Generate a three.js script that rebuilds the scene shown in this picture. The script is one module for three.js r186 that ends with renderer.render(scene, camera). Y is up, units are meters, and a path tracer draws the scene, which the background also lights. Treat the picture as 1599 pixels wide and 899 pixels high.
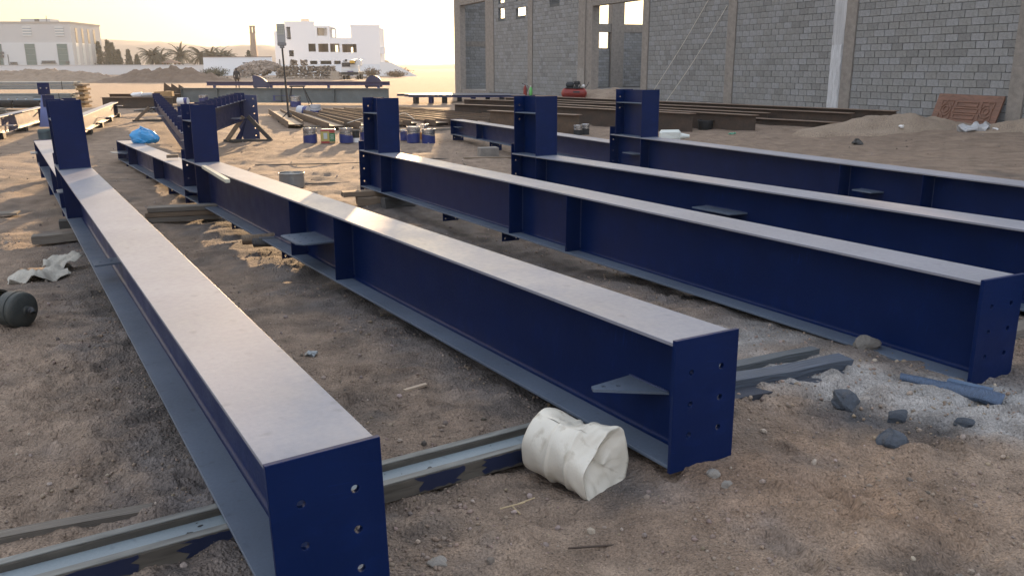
import * as THREE from 'three';
import { mergeGeometries } from 'three/addons/utils/BufferGeometryUtils.js';
import { MarchingCubes } from 'three/addons/objects/MarchingCubes.js';

// ------------------------------------------------------------------ camera, sky, sun, exposure
const scene = new THREE.Scene();
const camera = new THREE.PerspectiveCamera(37.62, 1599 / 899, 0.05, 6000);
camera.rotation.order = 'YXZ';
camera.position.set(0, 1.7, 0);
camera.rotation.set(-Math.atan(347.5 / 1320), 0, -0.0022);

const renderer = new THREE.WebGLRenderer({ antialias: true });
renderer.toneMapping = THREE.LinearToneMapping;
renderer.toneMappingExposure = 2.9;
renderer.shadowMap.enabled = true;

const SUN_AZ = -2.5 * Math.PI / 180, SUN_EL = 5.7 * Math.PI / 180;
const sunDir = new THREE.Vector3(Math.sin(SUN_AZ) * Math.cos(SUN_EL), Math.sin(SUN_EL), -Math.cos(SUN_AZ) * Math.cos(SUN_EL));
{
  const W = 1024, H = 512, data = new Float32Array(W * H * 4), d = new THREE.Vector3();
  const mix = (a, b, t) => a + (b - a) * t;
  for (let j = 0; j < H; j++) for (let i = 0; i < W; i++) {
    const el = ((j + 0.5) / H - 0.5) * Math.PI, az = ((i + 0.5) / W - 0.5) * 2 * Math.PI;
    d.set(Math.cos(el) * Math.cos(az), Math.sin(el), Math.cos(el) * Math.sin(az));
    const g = Math.acos(Math.min(1, Math.max(-1, d.dot(sunDir)))) * 180 / Math.PI;
    const e = Math.max(0, el) * 180 / Math.PI, low = Math.exp(-e / 16), towards = 0.5 + 0.5 * Math.cos(g * Math.PI / 180);
    const o = (j * W + i) * 4;
    const wide = Math.exp(-Math.pow(g / 50, 2)), near = Math.exp(-g / 9), mid = Math.exp(-Math.pow(g / 26, 2));
    const zen = [0.355, 0.395, 0.475], hor = [mix(0.45, 0.28, towards), mix(0.455, 0.205, towards), mix(0.48, 0.07, towards)];
    const glow = [0.09, 0.058, 0.014], m2 = [0.36, 0.265, 0.125], n2 = [2.3, 1.75, 0.98];
    for (let c = 0; c < 3; c++) data[o + c] = mix(zen[c], hor[c], low) + glow[c] * wide + m2[c] * mid + n2[c] * near;
    data[o + 3] = 1;
  }
  const t = new THREE.DataTexture(data, W, H, THREE.RGBAFormat, THREE.FloatType);
  t.mapping = THREE.EquirectangularReflectionMapping; t.magFilter = THREE.LinearFilter; t.minFilter = THREE.LinearFilter; t.wrapS = THREE.RepeatWrapping;
  t.needsUpdate = true;
  scene.background = t; scene.environment = t; scene.environmentIntensity = 1;
}
const sun = new THREE.DirectionalLight(new THREE.Color().setRGB(1.0, 0.66, 0.36), 5);
sun.position.copy(sunDir).multiplyScalar(120); sun.target.position.set(0, 0, -20);
sun.castShadow = true; sun.shadow.mapSize.set(4096, 4096); sun.shadow.radius = 1;
Object.assign(sun.shadow.camera, { left: -60, right: 60, top: 40, bottom: -40, near: 1, far: 320 });
scene.add(sun, sun.target);
scene.fog = new THREE.FogExp2(new THREE.Color().setRGB(1.0, 0.99, 0.94), 0.00045);

// ------------------------------------------------------------------ helpers
const rng = (s) => () => { s |= 0; s = s + 0x6D2B79F5 | 0; let t = Math.imul(s ^ s >>> 15, 1 | s); t = t + Math.imul(t ^ t >>> 7, 61 | t) ^ t; return ((t ^ t >>> 14) >>> 0) / 4294967296; };
const R0 = rng(7), PI = Math.PI, rad = (a) => a * PI / 180;
const clamp = (x, a, b) => Math.min(b, Math.max(a, x)), lerp = (a, b, t) => a + (b - a) * t;
const ss = (a, b, x) => { const t = clamp((x - a) / (b - a), 0, 1); return t * t * (3 - 2 * t); };
const V = (x, y, z) => new THREE.Vector3(x, y, z);
const hash = (i, j, s) => { let h = Math.imul(i, 374761393) ^ Math.imul(j, 668265263) ^ Math.imul(s, 1442695041); h = Math.imul(h ^ h >>> 13, 1274126177); return ((h ^ h >>> 16) >>> 0) / 4294967296; };
function vnoise(x, y, s = 1, p = 0) {            // gradient noise, period p cells when p > 0
  const xi = Math.floor(x), yi = Math.floor(y), fx = x - xi, fy = y - yi;
  const w = (k) => (p ? ((k % p) + p) % p : k);
  const G = (i, j, dx, dy) => { const a = hash(w(i), w(j), s) * 6.2831853; return Math.cos(a) * dx + Math.sin(a) * dy; };
  const u = fx * fx * fx * (fx * (fx * 6 - 15) + 10), v = fy * fy * fy * (fy * (fy * 6 - 15) + 10);
  return 1.5 * lerp(lerp(G(xi, yi, fx, fy), G(xi + 1, yi, fx - 1, fy), u), lerp(G(xi, yi + 1, fx, fy - 1), G(xi + 1, yi + 1, fx - 1, fy - 1), u), v);
}
const fbm = (x, y, o = 4, s = 1, p = 0) => { let a = 0.5, r = 0; for (let k = 0; k < o; k++) { r += a * vnoise(x, y, s + k, p); x *= 2; y *= 2; p *= 2; a *= 0.5; } return r; };
function tex(n, f, { srgb = false, rep = 1, repY } = {}) {      // f(u, v) -> grey or [r, g, b], 0..1
  const d = new Uint8Array(n * n * 4);
  for (let j = 0; j < n; j++) for (let i = 0; i < n; i++) {
    const c = f(i / n, j / n), o = (j * n + i) * 4, a = Array.isArray(c) ? c : [c, c, c];
    for (let k = 0; k < 3; k++) d[o + k] = clamp(a[k], 0, 1) * 255; d[o + 3] = 255;
  }
  const t = new THREE.DataTexture(d, n, n); t.wrapS = t.wrapT = THREE.RepeatWrapping; t.magFilter = THREE.LinearFilter; t.minFilter = THREE.LinearMipmapLinearFilter; t.generateMipmaps = true;
  if (srgb) t.colorSpace = THREE.SRGBColorSpace;
  t.repeat.set(rep, repY ?? rep); t.needsUpdate = true; return t;
}
const re = (t, a, b) => { const c = t.clone(); c.repeat.set(a, b ?? a); c.needsUpdate = true; return c; };
const used = new Map();
function numbered(n) { const k = used.get(n) ?? 0; used.set(n, k + 1); return k ? n + '_' + String(k).padStart(3, '0') : n; }
const M = (rgb, rough = 0.8, extra = {}) => { const m = new THREE.MeshStandardMaterial({ roughness: rough, ...extra }); m.color.setRGB(...rgb); return m; };
const P = (rgb, rough, extra) => { const m = new THREE.MeshPhysicalMaterial({ roughness: rough, ...extra }); m.color.setRGB(...rgb); return m; };
function mesh(name, geos, m, parent = scene) {
  const list = (Array.isArray(geos) ? geos : [geos]);
  const g = list.length > 1 ? mergeGeometries(list.map((q) => (q.index ? q.toNonIndexed() : q)).map(strip)) : list[0];
  const o = new THREE.Mesh(g, m); o.name = parent === scene ? numbered(name) : name; o.castShadow = o.receiveShadow = true; parent.add(o); return o;
}
function strip(g) { for (const k of Object.keys(g.attributes)) if (!['position', 'normal', 'uv'].includes(k)) g.deleteAttribute(k); g.morphAttributes = {}; return g; }
function tag(o, label, category, group, kind) { o.userData = { label, category }; if (group) o.userData.group = group; if (kind) o.userData.kind = kind; return o; }
function thing(name, label, category, pos = [0, 0, 0], turn = 0, group) {
  const o = new THREE.Group(); o.name = numbered(name); o.position.set(...pos); o.rotation.y = turn; scene.add(o); return tag(o, label, category, group);
}
function copy(src, name, pos, turn, label, s) {
  const c = src.clone(); c.name = numbered(name); c.userData = { ...src.userData, label }; c.position.set(...pos); if (turn !== null) c.rotation.y = turn; if (s) c.scale.multiplyScalar(s); scene.add(c); return c;
}
function struct(o) { o.userData.kind = 'structure'; return o; }
const xf = (g, p, r, s) => { p = p || [0, 0, 0]; r = r || [0, 0, 0]; if (s) g.scale(...s); const e = new THREE.Matrix4().makeRotationFromEuler(new THREE.Euler(...r)); g.applyMatrix4(e); g.translate(...p); return g; };
// box with uv in metres and a thin chamfer
function box(w, h, d, p, r, c = 0) {
  let g;
  if (c) {
    const s = new THREE.Shape(); const a = w / 2 - c, b = h / 2 - c;
    s.moveTo(-a - c, -b); s.lineTo(-a - c, b); s.lineTo(-a, b + c); s.lineTo(a, b + c); s.lineTo(a + c, b); s.lineTo(a + c, -b); s.lineTo(a, -b - c); s.lineTo(-a, -b - c); s.closePath();
    g = new THREE.ExtrudeGeometry(s, { depth: d - 2 * c, bevelEnabled: true, bevelThickness: c, bevelSize: c, bevelOffset: -c, bevelSegments: 1, curveSegments: 1 }); g.translate(0, 0, -(d - 2 * c) / 2);
  } else {
    g = new THREE.BoxGeometry(w, h, d); const uv = g.attributes.uv, D = [[d, h], [d, h], [w, d], [w, d], [w, h], [w, h]];
    for (let i = 0; i < uv.count; i++) { const f = D[i >> 2]; uv.setXY(i, uv.getX(i) * f[0], uv.getY(i) * f[1]); }
  }
  return xf(g, p, r);
}
const cyl = (r0, r1, h, n = 16, p, r, open = false) => xf(new THREE.CylinderGeometry(r0, r1, h, n, 1, open), p, r);
function bar(a, b, r, n = 8, r2 = r) { const d = V(...b).sub(V(...a)), L = d.length(), g = new THREE.CylinderGeometry(r2, r, L, n); g.translate(0, L / 2, 0); g.applyQuaternion(new THREE.Quaternion().setFromUnitVectors(V(0, 1, 0), d.normalize())); g.translate(...a); return g; }
function beamBox(a, b, w, h) { const A = V(...a), B = V(...b), d = B.clone().sub(A), L = d.length(); const g = box(w, h, L); const m = new THREE.Matrix4().lookAt(B, A, V(0, 1, 0)); g.applyMatrix4(m); g.translate((A.x + B.x) / 2, (A.y + B.y) / 2, (A.z + B.z) / 2); return g; }
const tube = (pts, r, n = 40, k = 6) => new THREE.TubeGeometry(new THREE.CatmullRomCurve3(pts.map((p) => V(...p))), n, r, k);
function plate(pts, t, holes = [], bevel = 0) {        // outline in x,y, thickness along +z
  const s = new THREE.Shape(pts.map((p) => new THREE.Vector2(...p)));
  for (const [x, y, r, ry] of holes) { const h = new THREE.Path(); h.absellipse(x, y, r, ry ?? r, 0, 2 * PI, true); s.holes.push(h); }
  return new THREE.ExtrudeGeometry(s, { depth: t, bevelEnabled: bevel > 0, bevelThickness: bevel, bevelSize: bevel, bevelOffset: -bevel, bevelSegments: 1, curveSegments: 10 });
}
const rect = (x0, y0, x1, y1) => [[x0, y0], [x1, y0], [x1, y1], [x0, y1]];
function rough(g, amp, f, seed) {                      // push vertices about, for stones, wood and rags
  const p = g.attributes.position;
  for (let i = 0; i < p.count; i++) { const x = p.getX(i), y = p.getY(i), z = p.getZ(i); p.setXYZ(i, x + amp * vnoise(y * f + 3.1, z * f + x * f, seed), y + amp * vnoise(x * f - 7.7, z * f + y * f, seed + 5), z + amp * vnoise(x * f + 9.2, y * f + z * f, seed + 9)); }
  g.computeVertexNormals(); return g;
}
function stoneGeo(r, seed, flat = 0.7) { const g = new THREE.IcosahedronGeometry(r, 3); rough(g, r * 0.42, 0.9 / r, seed); rough(g, r * 0.06, 5 / r, seed + 1); g.scale(1, flat, 0.8); return g; }

// ------------------------------------------------------------------ textures and materials
const tSandBump = tex(1024, (u, v) => {
  const a = fbm(u * 14, v * 14, 4, 11, 14), b = 1 - Math.abs(vnoise(u * 30 + 1.5 * a, v * 30, 31)) * 1.5, c = fbm(u * 96, v * 96, 3, 51, 96), d = vnoise(u * 64, v * 64, 71, 64);
  return 0.44 + 0.26 * a + 0.10 * (b - 0.6) + 0.34 * c + 0.34 * Math.max(0, d - 0.22);
});
const tSandCol = tex(1024, (u, v) => { const a = fbm(u * 5, v * 5, 5, 91, 5), c = vnoise(u * 190, v * 190, 95, 190), e = vnoise(u * 95, v * 95, 99, 95), k = 0.74 + 0.30 * a + 0.24 * c + 0.16 * e - 0.75 * Math.max(0, vnoise(u * 110, v * 110, 97, 110) - 0.36) + 0.5 * Math.max(0, vnoise(u * 120, v * 120, 101, 120) - 0.5); return [k, k * (0.985 + 0.04 * a), k * (0.96 + 0.06 * a)]; });
const tConc = tex(512, (u, v) => { const k = 0.78 + 0.30 * fbm(u * 7, v * 7, 5, 131, 7) - 0.35 * Math.max(0, vnoise(u * 60, v * 60, 135, 60) - 0.35); return [k, k, k * 1.0]; });
const tConcB = tex(512, (u, v) => 0.5 + 0.3 * fbm(u * 14, v * 14, 4, 141, 14) + 0.25 * vnoise(u * 90, v * 90, 145, 90));
const tWood = tex(512, (u, v) => { const w = fbm(u * 3, v * 2, 3, 151, 3) * 0.8, g = vnoise(u * 4, v * 46 + w * 6, 155), k = 0.72 + 0.28 * g + 0.22 * w - 0.4 * Math.max(0, vnoise(u * 6, v * 90, 157) - 0.4); return [k, k * 0.98, k * 0.95]; });
const tRust = tex(512, (u, v) => { const a = fbm(u * 5, v * 5, 5, 161, 5), b = fbm(u * 30, v * 30, 3, 165, 30), k = 0.7 + 0.4 * a + 0.2 * b; return [k, k * (0.93 - 0.12 * a), k * (0.88 - 0.2 * a)]; });
const tPaint = tex(1024, (u, v) => { const a = fbm(u * 5, v * 5, 5, 171, 5), b = vnoise(u * 160, v * 160, 175, 160), s = Math.max(0, fbm(u * 9 + 2, v * 24, 3, 177, 0) - 0.16); const sc = Math.max(0, vnoise(u * 9 + 0.6 * v, v * 150 + 14 * u, 179) - 0.52) * ss(0.05, 0.3, vnoise(u * 4, v * 4, 183, 4)); const k = 0.60 + 0.11 * a + 0.03 * b + 0.28 * s + 1.1 * sc; return [k, k, k * 0.99]; });
const tPaintR = tex(512, (u, v) => 0.80 + 0.22 * fbm(u * 6, v * 6, 5, 181, 6) + 0.1 * vnoise(u * 60, v * 60, 185, 60));
const tPaintB = tex(512, (u, v) => 0.5 + 0.35 * fbm(u * 40, v * 40, 3, 187, 40) + 0.25 * fbm(u * 3, v * 3, 2, 189, 3));
const tMottle = tex(1024, (u, v) => { const a = fbm(u * 3, v * 3, 5, 191, 3), b = vnoise(u * 130, v * 130, 195, 130), p = Math.max(0, vnoise(u * 34, v * 34, 199, 34) - 0.5), k = 0.86 + 0.16 * a + 0.05 * b - 0.5 * p; return [k, k, k]; });  // random mottle for the sheen paints and the formwork web

const tBarrel = tex(512, (u, v) => { const a = fbm(u * 4, v * 4, 5, 611, 4), d = Math.max(0, fbm(u * 9, v * 9, 4, 617, 9) - 0.18), k = 0.95 + 0.07 * a - 0.9 * d; return [k, k * (0.995 - 0.12 * d), k * (0.985 - 0.3 * d)]; });
const mats = {
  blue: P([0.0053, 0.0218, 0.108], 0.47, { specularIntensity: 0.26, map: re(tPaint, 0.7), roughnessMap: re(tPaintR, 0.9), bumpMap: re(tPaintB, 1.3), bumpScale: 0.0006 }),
  blueSheen: P([0.235, 0.245, 0.288], 0.6, { specularIntensity: 0.85, map: re(tMottle, 0.5), roughnessMap: re(tPaintR, 0.5), bumpMap: re(tPaintB, 1.3), bumpScale: 0.0005 }),  // sky sheen on the upward faces put into a paler paint colour
  blueSheenLow: P([0.125, 0.16, 0.215], 0.5, { specularIntensity: 0.6, map: re(tMottle, 0.7), roughnessMap: re(tPaintR, 0.9), bumpMap: re(tPaintB, 1.3), bumpScale: 0.0006 }),  // paler copy of the blue, sky reflection on low flanges put into it
  greySteel: M([0.20, 0.24, 0.25], 0.5, { map: re(tPaint, 0.5), roughnessMap: re(tPaintR, 0.5) }),
  rustLitTop: M([0.26, 0.20, 0.155], 0.6, { map: re(tRust, 0.6) }), rust: M([0.078, 0.056, 0.042], 0.75, { map: re(tRust, 0.6) }),  // first one: bright lit top edges put into a lighter rust colour
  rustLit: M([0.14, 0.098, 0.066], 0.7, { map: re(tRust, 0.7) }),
  galv: M([0.42, 0.46, 0.48], 0.38, { metalness: 0.5, map: re(tPaint, 0.6) }),
  galvBlue: M([0.26, 0.42, 0.56], 0.42, { map: re(tPaint, 0.6) }),
  wood: M([0.26, 0.20, 0.145], 0.9, { map: re(tWood, 0.8), bumpMap: re(tWood, 0.8), bumpScale: 0.004 }),
  woodGrey: M([0.22, 0.20, 0.175], 0.92, { map: re(tWood, 0.8), bumpMap: re(tWood, 0.8), bumpScale: 0.006 }),
  woodDark: M([0.085, 0.085, 0.085], 0.9, { map: re(tWood, 0.8), bumpMap: re(tWood, 0.8), bumpScale: 0.006 }),
  woodNew: M([0.48, 0.31, 0.15], 0.85, { map: re(tWood, 0.9) }),
  concrete: M([0.30, 0.275, 0.245], 0.95, { map: re(tConc, 0.7), bumpMap: re(tConcB, 0.8), bumpScale: 0.012 }),
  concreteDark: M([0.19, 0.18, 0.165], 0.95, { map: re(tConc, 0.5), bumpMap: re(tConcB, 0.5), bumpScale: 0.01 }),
  plaster: M([0.55, 0.56, 0.57], 0.95, { map: re(tConc, 0.9), bumpMap: re(tConcB, 0.9), bumpScale: 0.01 }),
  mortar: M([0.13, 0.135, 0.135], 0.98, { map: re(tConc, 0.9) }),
  whiteWall: M([0.84, 0.84, 0.84], 0.95),
  white: M([0.75, 0.75, 0.74], 0.6), dark: M([0.02, 0.022, 0.025], 0.6), black: M([0.008, 0.008, 0.009], 0.8),
  silver: M([0.52, 0.52, 0.52], 0.32, { metalness: 0.85, roughnessMap: re(tPaintR, 1) }),
  canBlue: M([0.02, 0.035, 0.16], 0.35), red: M([0.36, 0.035, 0.022], 0.45, { map: re(tPaint, 1) }),
  rope: M([0.55, 0.52, 0.46], 0.95),
};

// ------------------------------------------------------------------ terrain
const hat = (x, z, cx, cz, rx, rz, a = 0) => { const c = Math.cos(a), s = Math.sin(a), dx = (x - cx) * c + (z - cz) * s, dz = -(x - cx) * s + (z - cz) * c; return Math.exp(-(dx * dx) / (rx * rx) - (dz * dz) / (rz * rz)); };
const wallDist = (x, z) => (12.69 - x) * 0.9221 + (22.05 - z) * 0.3868;       // metres in front of the block wall
function baseH(x, z) {                                  // z counts forward
  let y = -0.2 * ss(4.2, 9.6, z);
  y += 0.10 * ss(0.15, 0.75, x) * (1 - ss(5.5, 9, z)) * ss(0.5, 2.4, z);
  const wd = wallDist(x, z); if (z > 8) y += 0.34 * (1 - ss(0, 7, Math.abs(wd) - 0.2)) * ss(8, 15, z) * (1 - ss(45, 58, z));
  y += 0.05 * fbm(x * 0.32, z * 0.32, 3, 201) * ss(3, 8, z) + 0.05 * hat(x, z, 2.0, 4.0, 0.9, 0.45);
  if (z > 60) y += 0.35 * fbm(x * 0.03, z * 0.03, 3, 205) * ss(60, 110, z);
  if (z > 260) y += ss(260, 1000, z) * (2.0 + 4 * fbm(x * 0.004, z * 0.004, 3, 207)) * ss(-60, 40, x);
  return y;
}
const prints = []; { const r = rng(41); for (let i = 0; i < 46; i++) { const z = 1.7 + r() * 3.0, x = (r() < 0.7 ? 0.3 + r() * 2.2 : -2.2 + r() * 1.5); prints.push([x, z, r() * PI, 0.125 + r() * 0.03, 0.045 + r() * 0.01]); } prints.push([0.36, 2.12, 1.2, 0.15, 0.05], [1.15, 2.05, 1.0, 0.15, 0.052], [0.95, 2.35, 1.4, 0.14, 0.05], [1.3, 1.9, 1.2, 0.15, 0.05]); }
function fineH(x, z) {
  const fade = 1 - ss(14, 40, z), f2 = 1 - ss(5, 12, z); if (fade <= 0) return 0;
  const wx = x + 0.12 * vnoise(x * 2.1, z * 2.1, 221), wz = z + 0.12 * vnoise(x * 2.1 + 9, z * 2.1, 223);
  let h = 0.036 * vnoise(wx * 1.35, wz * 1.35, 225) + 0.022 * vnoise(wx * 3.4, wz * 3.8, 227) * fade;
  h += fade * (0.020 * vnoise(x * 0.9 + 3, z * 2.6, 241) + 0.014 * Math.abs(vnoise(wx * 2.2, wz * 5.5, 243))) * ss(4, 8, z);
  if (f2 > 0) { const churn = 0.30 + 0.85 * ss(-0.25, 0.35, vnoise(wx * 0.9 + 4, wz * 0.9, 247) + 0.4 * vnoise(wx * 2.7, wz * 2.7, 249));
    const r = 1 - Math.abs(vnoise(wx * 5.6, wz * 8, 229)) * 2.2;
    h += f2 * churn * (0.018 * vnoise(wx * 8.5, wz * 8.5, 231) + 0.014 * Math.max(0, r) + 0.013 * vnoise(wx * 19, wz * 22, 233) + 0.009 * Math.abs(vnoise(wx * 34, wz * 38, 245)));
    const cl = vnoise(x * 26, z * 26, 235); h += f2 * churn * 0.016 * Math.max(0, cl - 0.28) * (0.6 + vnoise(x * 1.2, z * 1.2, 237));
    for (const [px, pz, a, l, w] of prints) { const dx = x - px, dz = z - pz; if (dx * dx + dz * dz < 0.06) { const c = Math.cos(a), s = Math.sin(a), u = (dx * c + dz * s) / l, v = (-dx * s + dz * c) / w, q = u * u + v * v; if (q < 2.2) h += -0.022 * (1 - ss(0.55, 1.35, q)) * (1 - 0.35 * Math.max(0, Math.sin(u * 26 + v * v * 2))) + 0.010 * Math.exp(-Math.pow((q - 1.5) / 0.4, 2)); } }
    for (const [x0, z0, x1, z1, w] of [[0.55, 1.6, 2.7, 2.7, 0.12], [1.0, 1.5, 3.0, 2.5, 0.12]]) { const ex = x1 - x0, ez = z1 - z0, L = Math.hypot(ex, ez), t = ((x - x0) * ex + (z - z0) * ez) / L, q = ((x - x0) * -ez + (z - z0) * ex) / L; if (Math.abs(q) < w && t > 0 && t < L) { const k = ss(0, 0.3, vnoise(t * 1.3, z0, 239) + 0.25); h += k * (-0.016 + 0.016 * (Math.sin(t * 70 + Math.abs(q) * 40) > 0.2 ? 1 : 0)) * (1 - ss(w * 0.7, w, Math.abs(q))); } }
  }
  return h;
}
const gy = (x, z) => baseH(x, z) + fineH(x, z);           // height of the ground at x, forward z
const segDist = (x, z, a, b) => { const ex = b[0] - a[0], ez = b[1] - a[1], t = clamp(((x - a[0]) * ex + (z - a[1]) * ez) / (ex * ex + ez * ez), 0, 1); return Math.hypot(x - a[0] - t * ex, z - a[1] - t * ez); };
const sprayed = [[[-0.53, 2.2], [-5.1, 9.9]], [[0.77, 3.2], [-4.4, 11.7]], [[2.45, 4.1], [-2, 12.3]], [[4.9, 3.0], [0.1, 11.3]]];
function sandColor(x, z) {
  const n = fbm(x * 0.6, z * 0.6, 4, 251), n2 = fbm(x * 2.4, z * 2.4, 4, 255), far = ss(14, 50, z);
  let c = [0.308 + 0.05 * n, 0.233 + 0.037 * n, 0.176 + 0.024 * n];
  const mixTo = (q, k) => { k = clamp(k, 0, 1); for (let i = 0; i < 3; i++) c[i] = lerp(c[i], q[i], k); };
  if (z < 16) {
    let d = 9; for (const [a, b] of sprayed) d = Math.min(d, segDist(x, z, a, b));
    mixTo([0.145, 0.15, 0.165], (1 - ss(0.05, 0.6, d + 0.6 * n2)) * 0.65);                       // grey-blue overspray beside the beams
    mixTo([0.07, 0.07, 0.076], ss(0.02, 0.28, n2) * (1 - ss(0.2, 0.9, d)) * 0.7);
    mixTo([0.13, 0.112, 0.10], ss(0.06, 0.36, fbm(x * 1.1 + 5, z * 1.1, 4, 261)) * 0.65);         // dark dirty patches
    mixTo([0.43, 0.43, 0.425], clamp((hat(x, z, 2.15, 3.75, 0.75, 0.3, -0.2) + hat(x, z, 1.5, 4.2, 0.45, 0.3) + 0.7 * hat(x, z, 1.35, 5.0, 0.8, 0.5) + 0.9 * hat(x, z, 2.75, 3.45, 0.7, 0.4)) * 1.15 + 0.55 * n2 - 0.25, 0, 0.8));   // pale cement dust
    mixTo([0.045, 0.05, 0.06], clamp((hat(x, z, 1.58, 3.62, 0.26, 0.16) + 0.8 * hat(x, z, 1.85, 3.45, 0.2, 0.14)) * 1.3 + 0.9 * n2 - 0.35, 0, 0.9));   // burnt spot
    mixTo([0.36, 0.235, 0.15], clamp(hat(x, z, 1.1, 3.0, 0.75, 0.6) * 0.9 + 0.5 * n2 - 0.25, 0, 0.6));
    mixTo([0.10, 0.115, 0.15], 0.4 * clamp(hat(x, z, -1.15, 3.0, 0.5, 0.5) + 0.8 * n2 - 0.35, 0, 1));
  }
  { const k = 1 + (1 - far) * (0.22 * vnoise(x * 5.2, z * 6.5, 263) + 0.20 * vnoise(x * 14, z * 17, 265)); for (let i = 0; i < 3; i++) c[i] *= k; }
  mixTo([0.42, 0.31, 0.225], far * 0.8);  // distant sand lighter, its sunlit brightness is put into the colour
  return c;
}
{
  const xs = [0], zs = []; let s = 0.02; for (let x = 0; x < 1700;) { if (x > 4) s *= 1.045; x += s; xs.push(x); }
  const X = [...xs.slice(1).map((v) => -v).reverse(), ...xs];
  for (let z = -900, d = 90; z < 1.35;) { zs.push(z); d = clamp((1.4 - z) * 0.22, 0.06, 200); z += d; }
  for (let z = 1.4, d = 0.017; z < 1800;) { zs.push(z); if (z > 5) d *= z < 60 ? 1.016 : 1.06; z += d; }
  const nx = X.length, nz = zs.length, pos = new Float32Array(nx * nz * 3), col = new Float32Array(nx * nz * 3), uv = new Float32Array(nx * nz * 2), idx = new Uint32Array((nx - 1) * (nz - 1) * 6);
  for (let j = 0, k = 0; j < nz; j++) for (let i = 0; i < nx; i++, k++) {
    const x = X[i], z = zs[j]; pos[k * 3] = x; pos[k * 3 + 1] = gy(x, z); pos[k * 3 + 2] = -z; uv[k * 2] = x; uv[k * 2 + 1] = z;
    const c = sandColor(x, z); col.set(c, k * 3);
  }
  let q = 0; for (let j = 0; j < nz - 1; j++) for (let i = 0; i < nx - 1; i++) { const a = j * nx + i, b = a + 1, c = a + nx, d = c + 1; idx.set([a, b, c, b, d, c], q); q += 6; }
  const g = new THREE.BufferGeometry(); g.setAttribute('position', new THREE.BufferAttribute(pos, 3)); g.setAttribute('color', new THREE.BufferAttribute(col, 3)); g.setAttribute('uv', new THREE.BufferAttribute(uv, 2)); g.setIndex(new THREE.BufferAttribute(idx, 1)); g.computeVertexNormals();
  const m = new THREE.MeshStandardMaterial({ vertexColors: true, roughness: 0.97, map: re(tSandCol, 0.8), bumpMap: re(tSandBump, 0.63), bumpScale: 0.03 }); m.color.setRGB(0.93, 0.93, 0.93);
  struct(tag(mesh('ground', g, m), 'sandy bare ground of the yard with footprints and paint overspray', 'ground'));
}
// far hills
function hills(name, label, zc, depth, x0, x1, f, seed, rgb) {
  const nx = 160, nz = 14, g = new THREE.PlaneGeometry(1, 1, nx, nz), p = g.attributes.position;
  for (let i = 0; i < p.count; i++) { const u = p.getX(i) + 0.5, v = p.getY(i) + 0.5, x = lerp(x0, x1, u), h = f(x) * Math.pow(Math.sin(PI * v), 0.8) * (0.9 + 0.3 * fbm(x * 0.012, v * 3, 4, seed)); p.setXYZ(i, x, -1.5 + h, -(zc + (v - 0.5) * depth)); }
  g.computeVertexNormals(); struct(tag(mesh(name, g, M(rgb, 1, { side: THREE.DoubleSide })), label, 'hills'));
}
hills('hills', 'hazy bare desert hills behind the trees on the left', 1150, 420, -1500, -180, (x) => 12 + 33 * Math.exp(-Math.pow((x + 610) / 130, 2)) + 19 * Math.exp(-Math.pow((x + 400) / 130, 2)) + 12 * Math.exp(-Math.pow((x + 1000) / 220, 2)) + 6 * Math.exp(-Math.pow((x + 240) / 90, 2)), 301, [0.25, 0.185, 0.14]);
hills('hills', 'low sandy rise on the horizon beside the unfinished block building', 620, 220, -260, 420, (x) => 4.5 + 1.6 * vnoise(x * 0.01, 3, 305), 303, [0.40, 0.28, 0.18]);

// ------------------------------------------------------------------ the five painted beams in the yard
const WB = 0.328, HB = 0.531, TF = 0.015;
function webGeo(h, t, L, d0, fil = 0.022) {             // web with the root fillets of a rolled section
  const s = new THREE.Shape(), a = t / 2, y0 = TF, y1 = h - TF, k = 5, P = [];
  const corner = (cx, cy, a0, a1) => { for (let i = 0; i <= k; i++) { const q = lerp(a0, a1, i / k); P.push([cx + fil * Math.cos(q), cy + fil * Math.sin(q)]); } };
  corner(a + fil, y0 + fil, -PI / 2, -PI); corner(a + fil, y1 - fil, PI, PI / 2); corner(-a - fil, y1 - fil, PI / 2, 0); corner(-a - fil, y0 + fil, 0, -PI / 2);
  s.setFromPoints(P.map((q) => new THREE.Vector2(...q)));
  const g = new THREE.ExtrudeGeometry(s, { depth: L, bevelEnabled: false }); g.translate(0, 0, -d0 - L); return toCreased(g);
}
function toCreased(g) {                                  // smooth the fillets only
  const p = g.attributes.position, n = g.attributes.normal, key = (i) => [p.getX(i), p.getY(i), p.getZ(i)].map((v) => v.toFixed(4)).join(), acc = new Map();
  for (let i = 0; i < p.count; i++) { const q = key(i), v = V(n.getX(i), n.getY(i), n.getZ(i)); (acc.get(q) ?? acc.set(q, []).get(q)).push(v); }
  for (let i = 0; i < p.count; i++) { const v = V(n.getX(i), n.getY(i), n.getZ(i)), s = V(0, 0, 0); for (const w of acc.get(key(i))) if (w.dot(v) > 0.75) s.add(w); s.normalize(); n.setXYZ(i, s.x, s.y, s.z); }
  return g;
}
const zPlate = (pts, t, d, holes, bev) => { const g = plate(pts, t - 2 * (bev ?? 0), holes, bev ?? 0); g.translate(0, 0, -d - t / 2 + (bev ?? 0)); return g; };          // plate across the beam at distance d
const yPlate = (pts, t, u, holes = []) => { const g = plate(pts.map(([r, d]) => [r, d]), t, holes); g.rotateX(-PI / 2); g.translate(0, u, 0); return g; };   // flat plate, outline in (r, d), hole centres likewise
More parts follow.
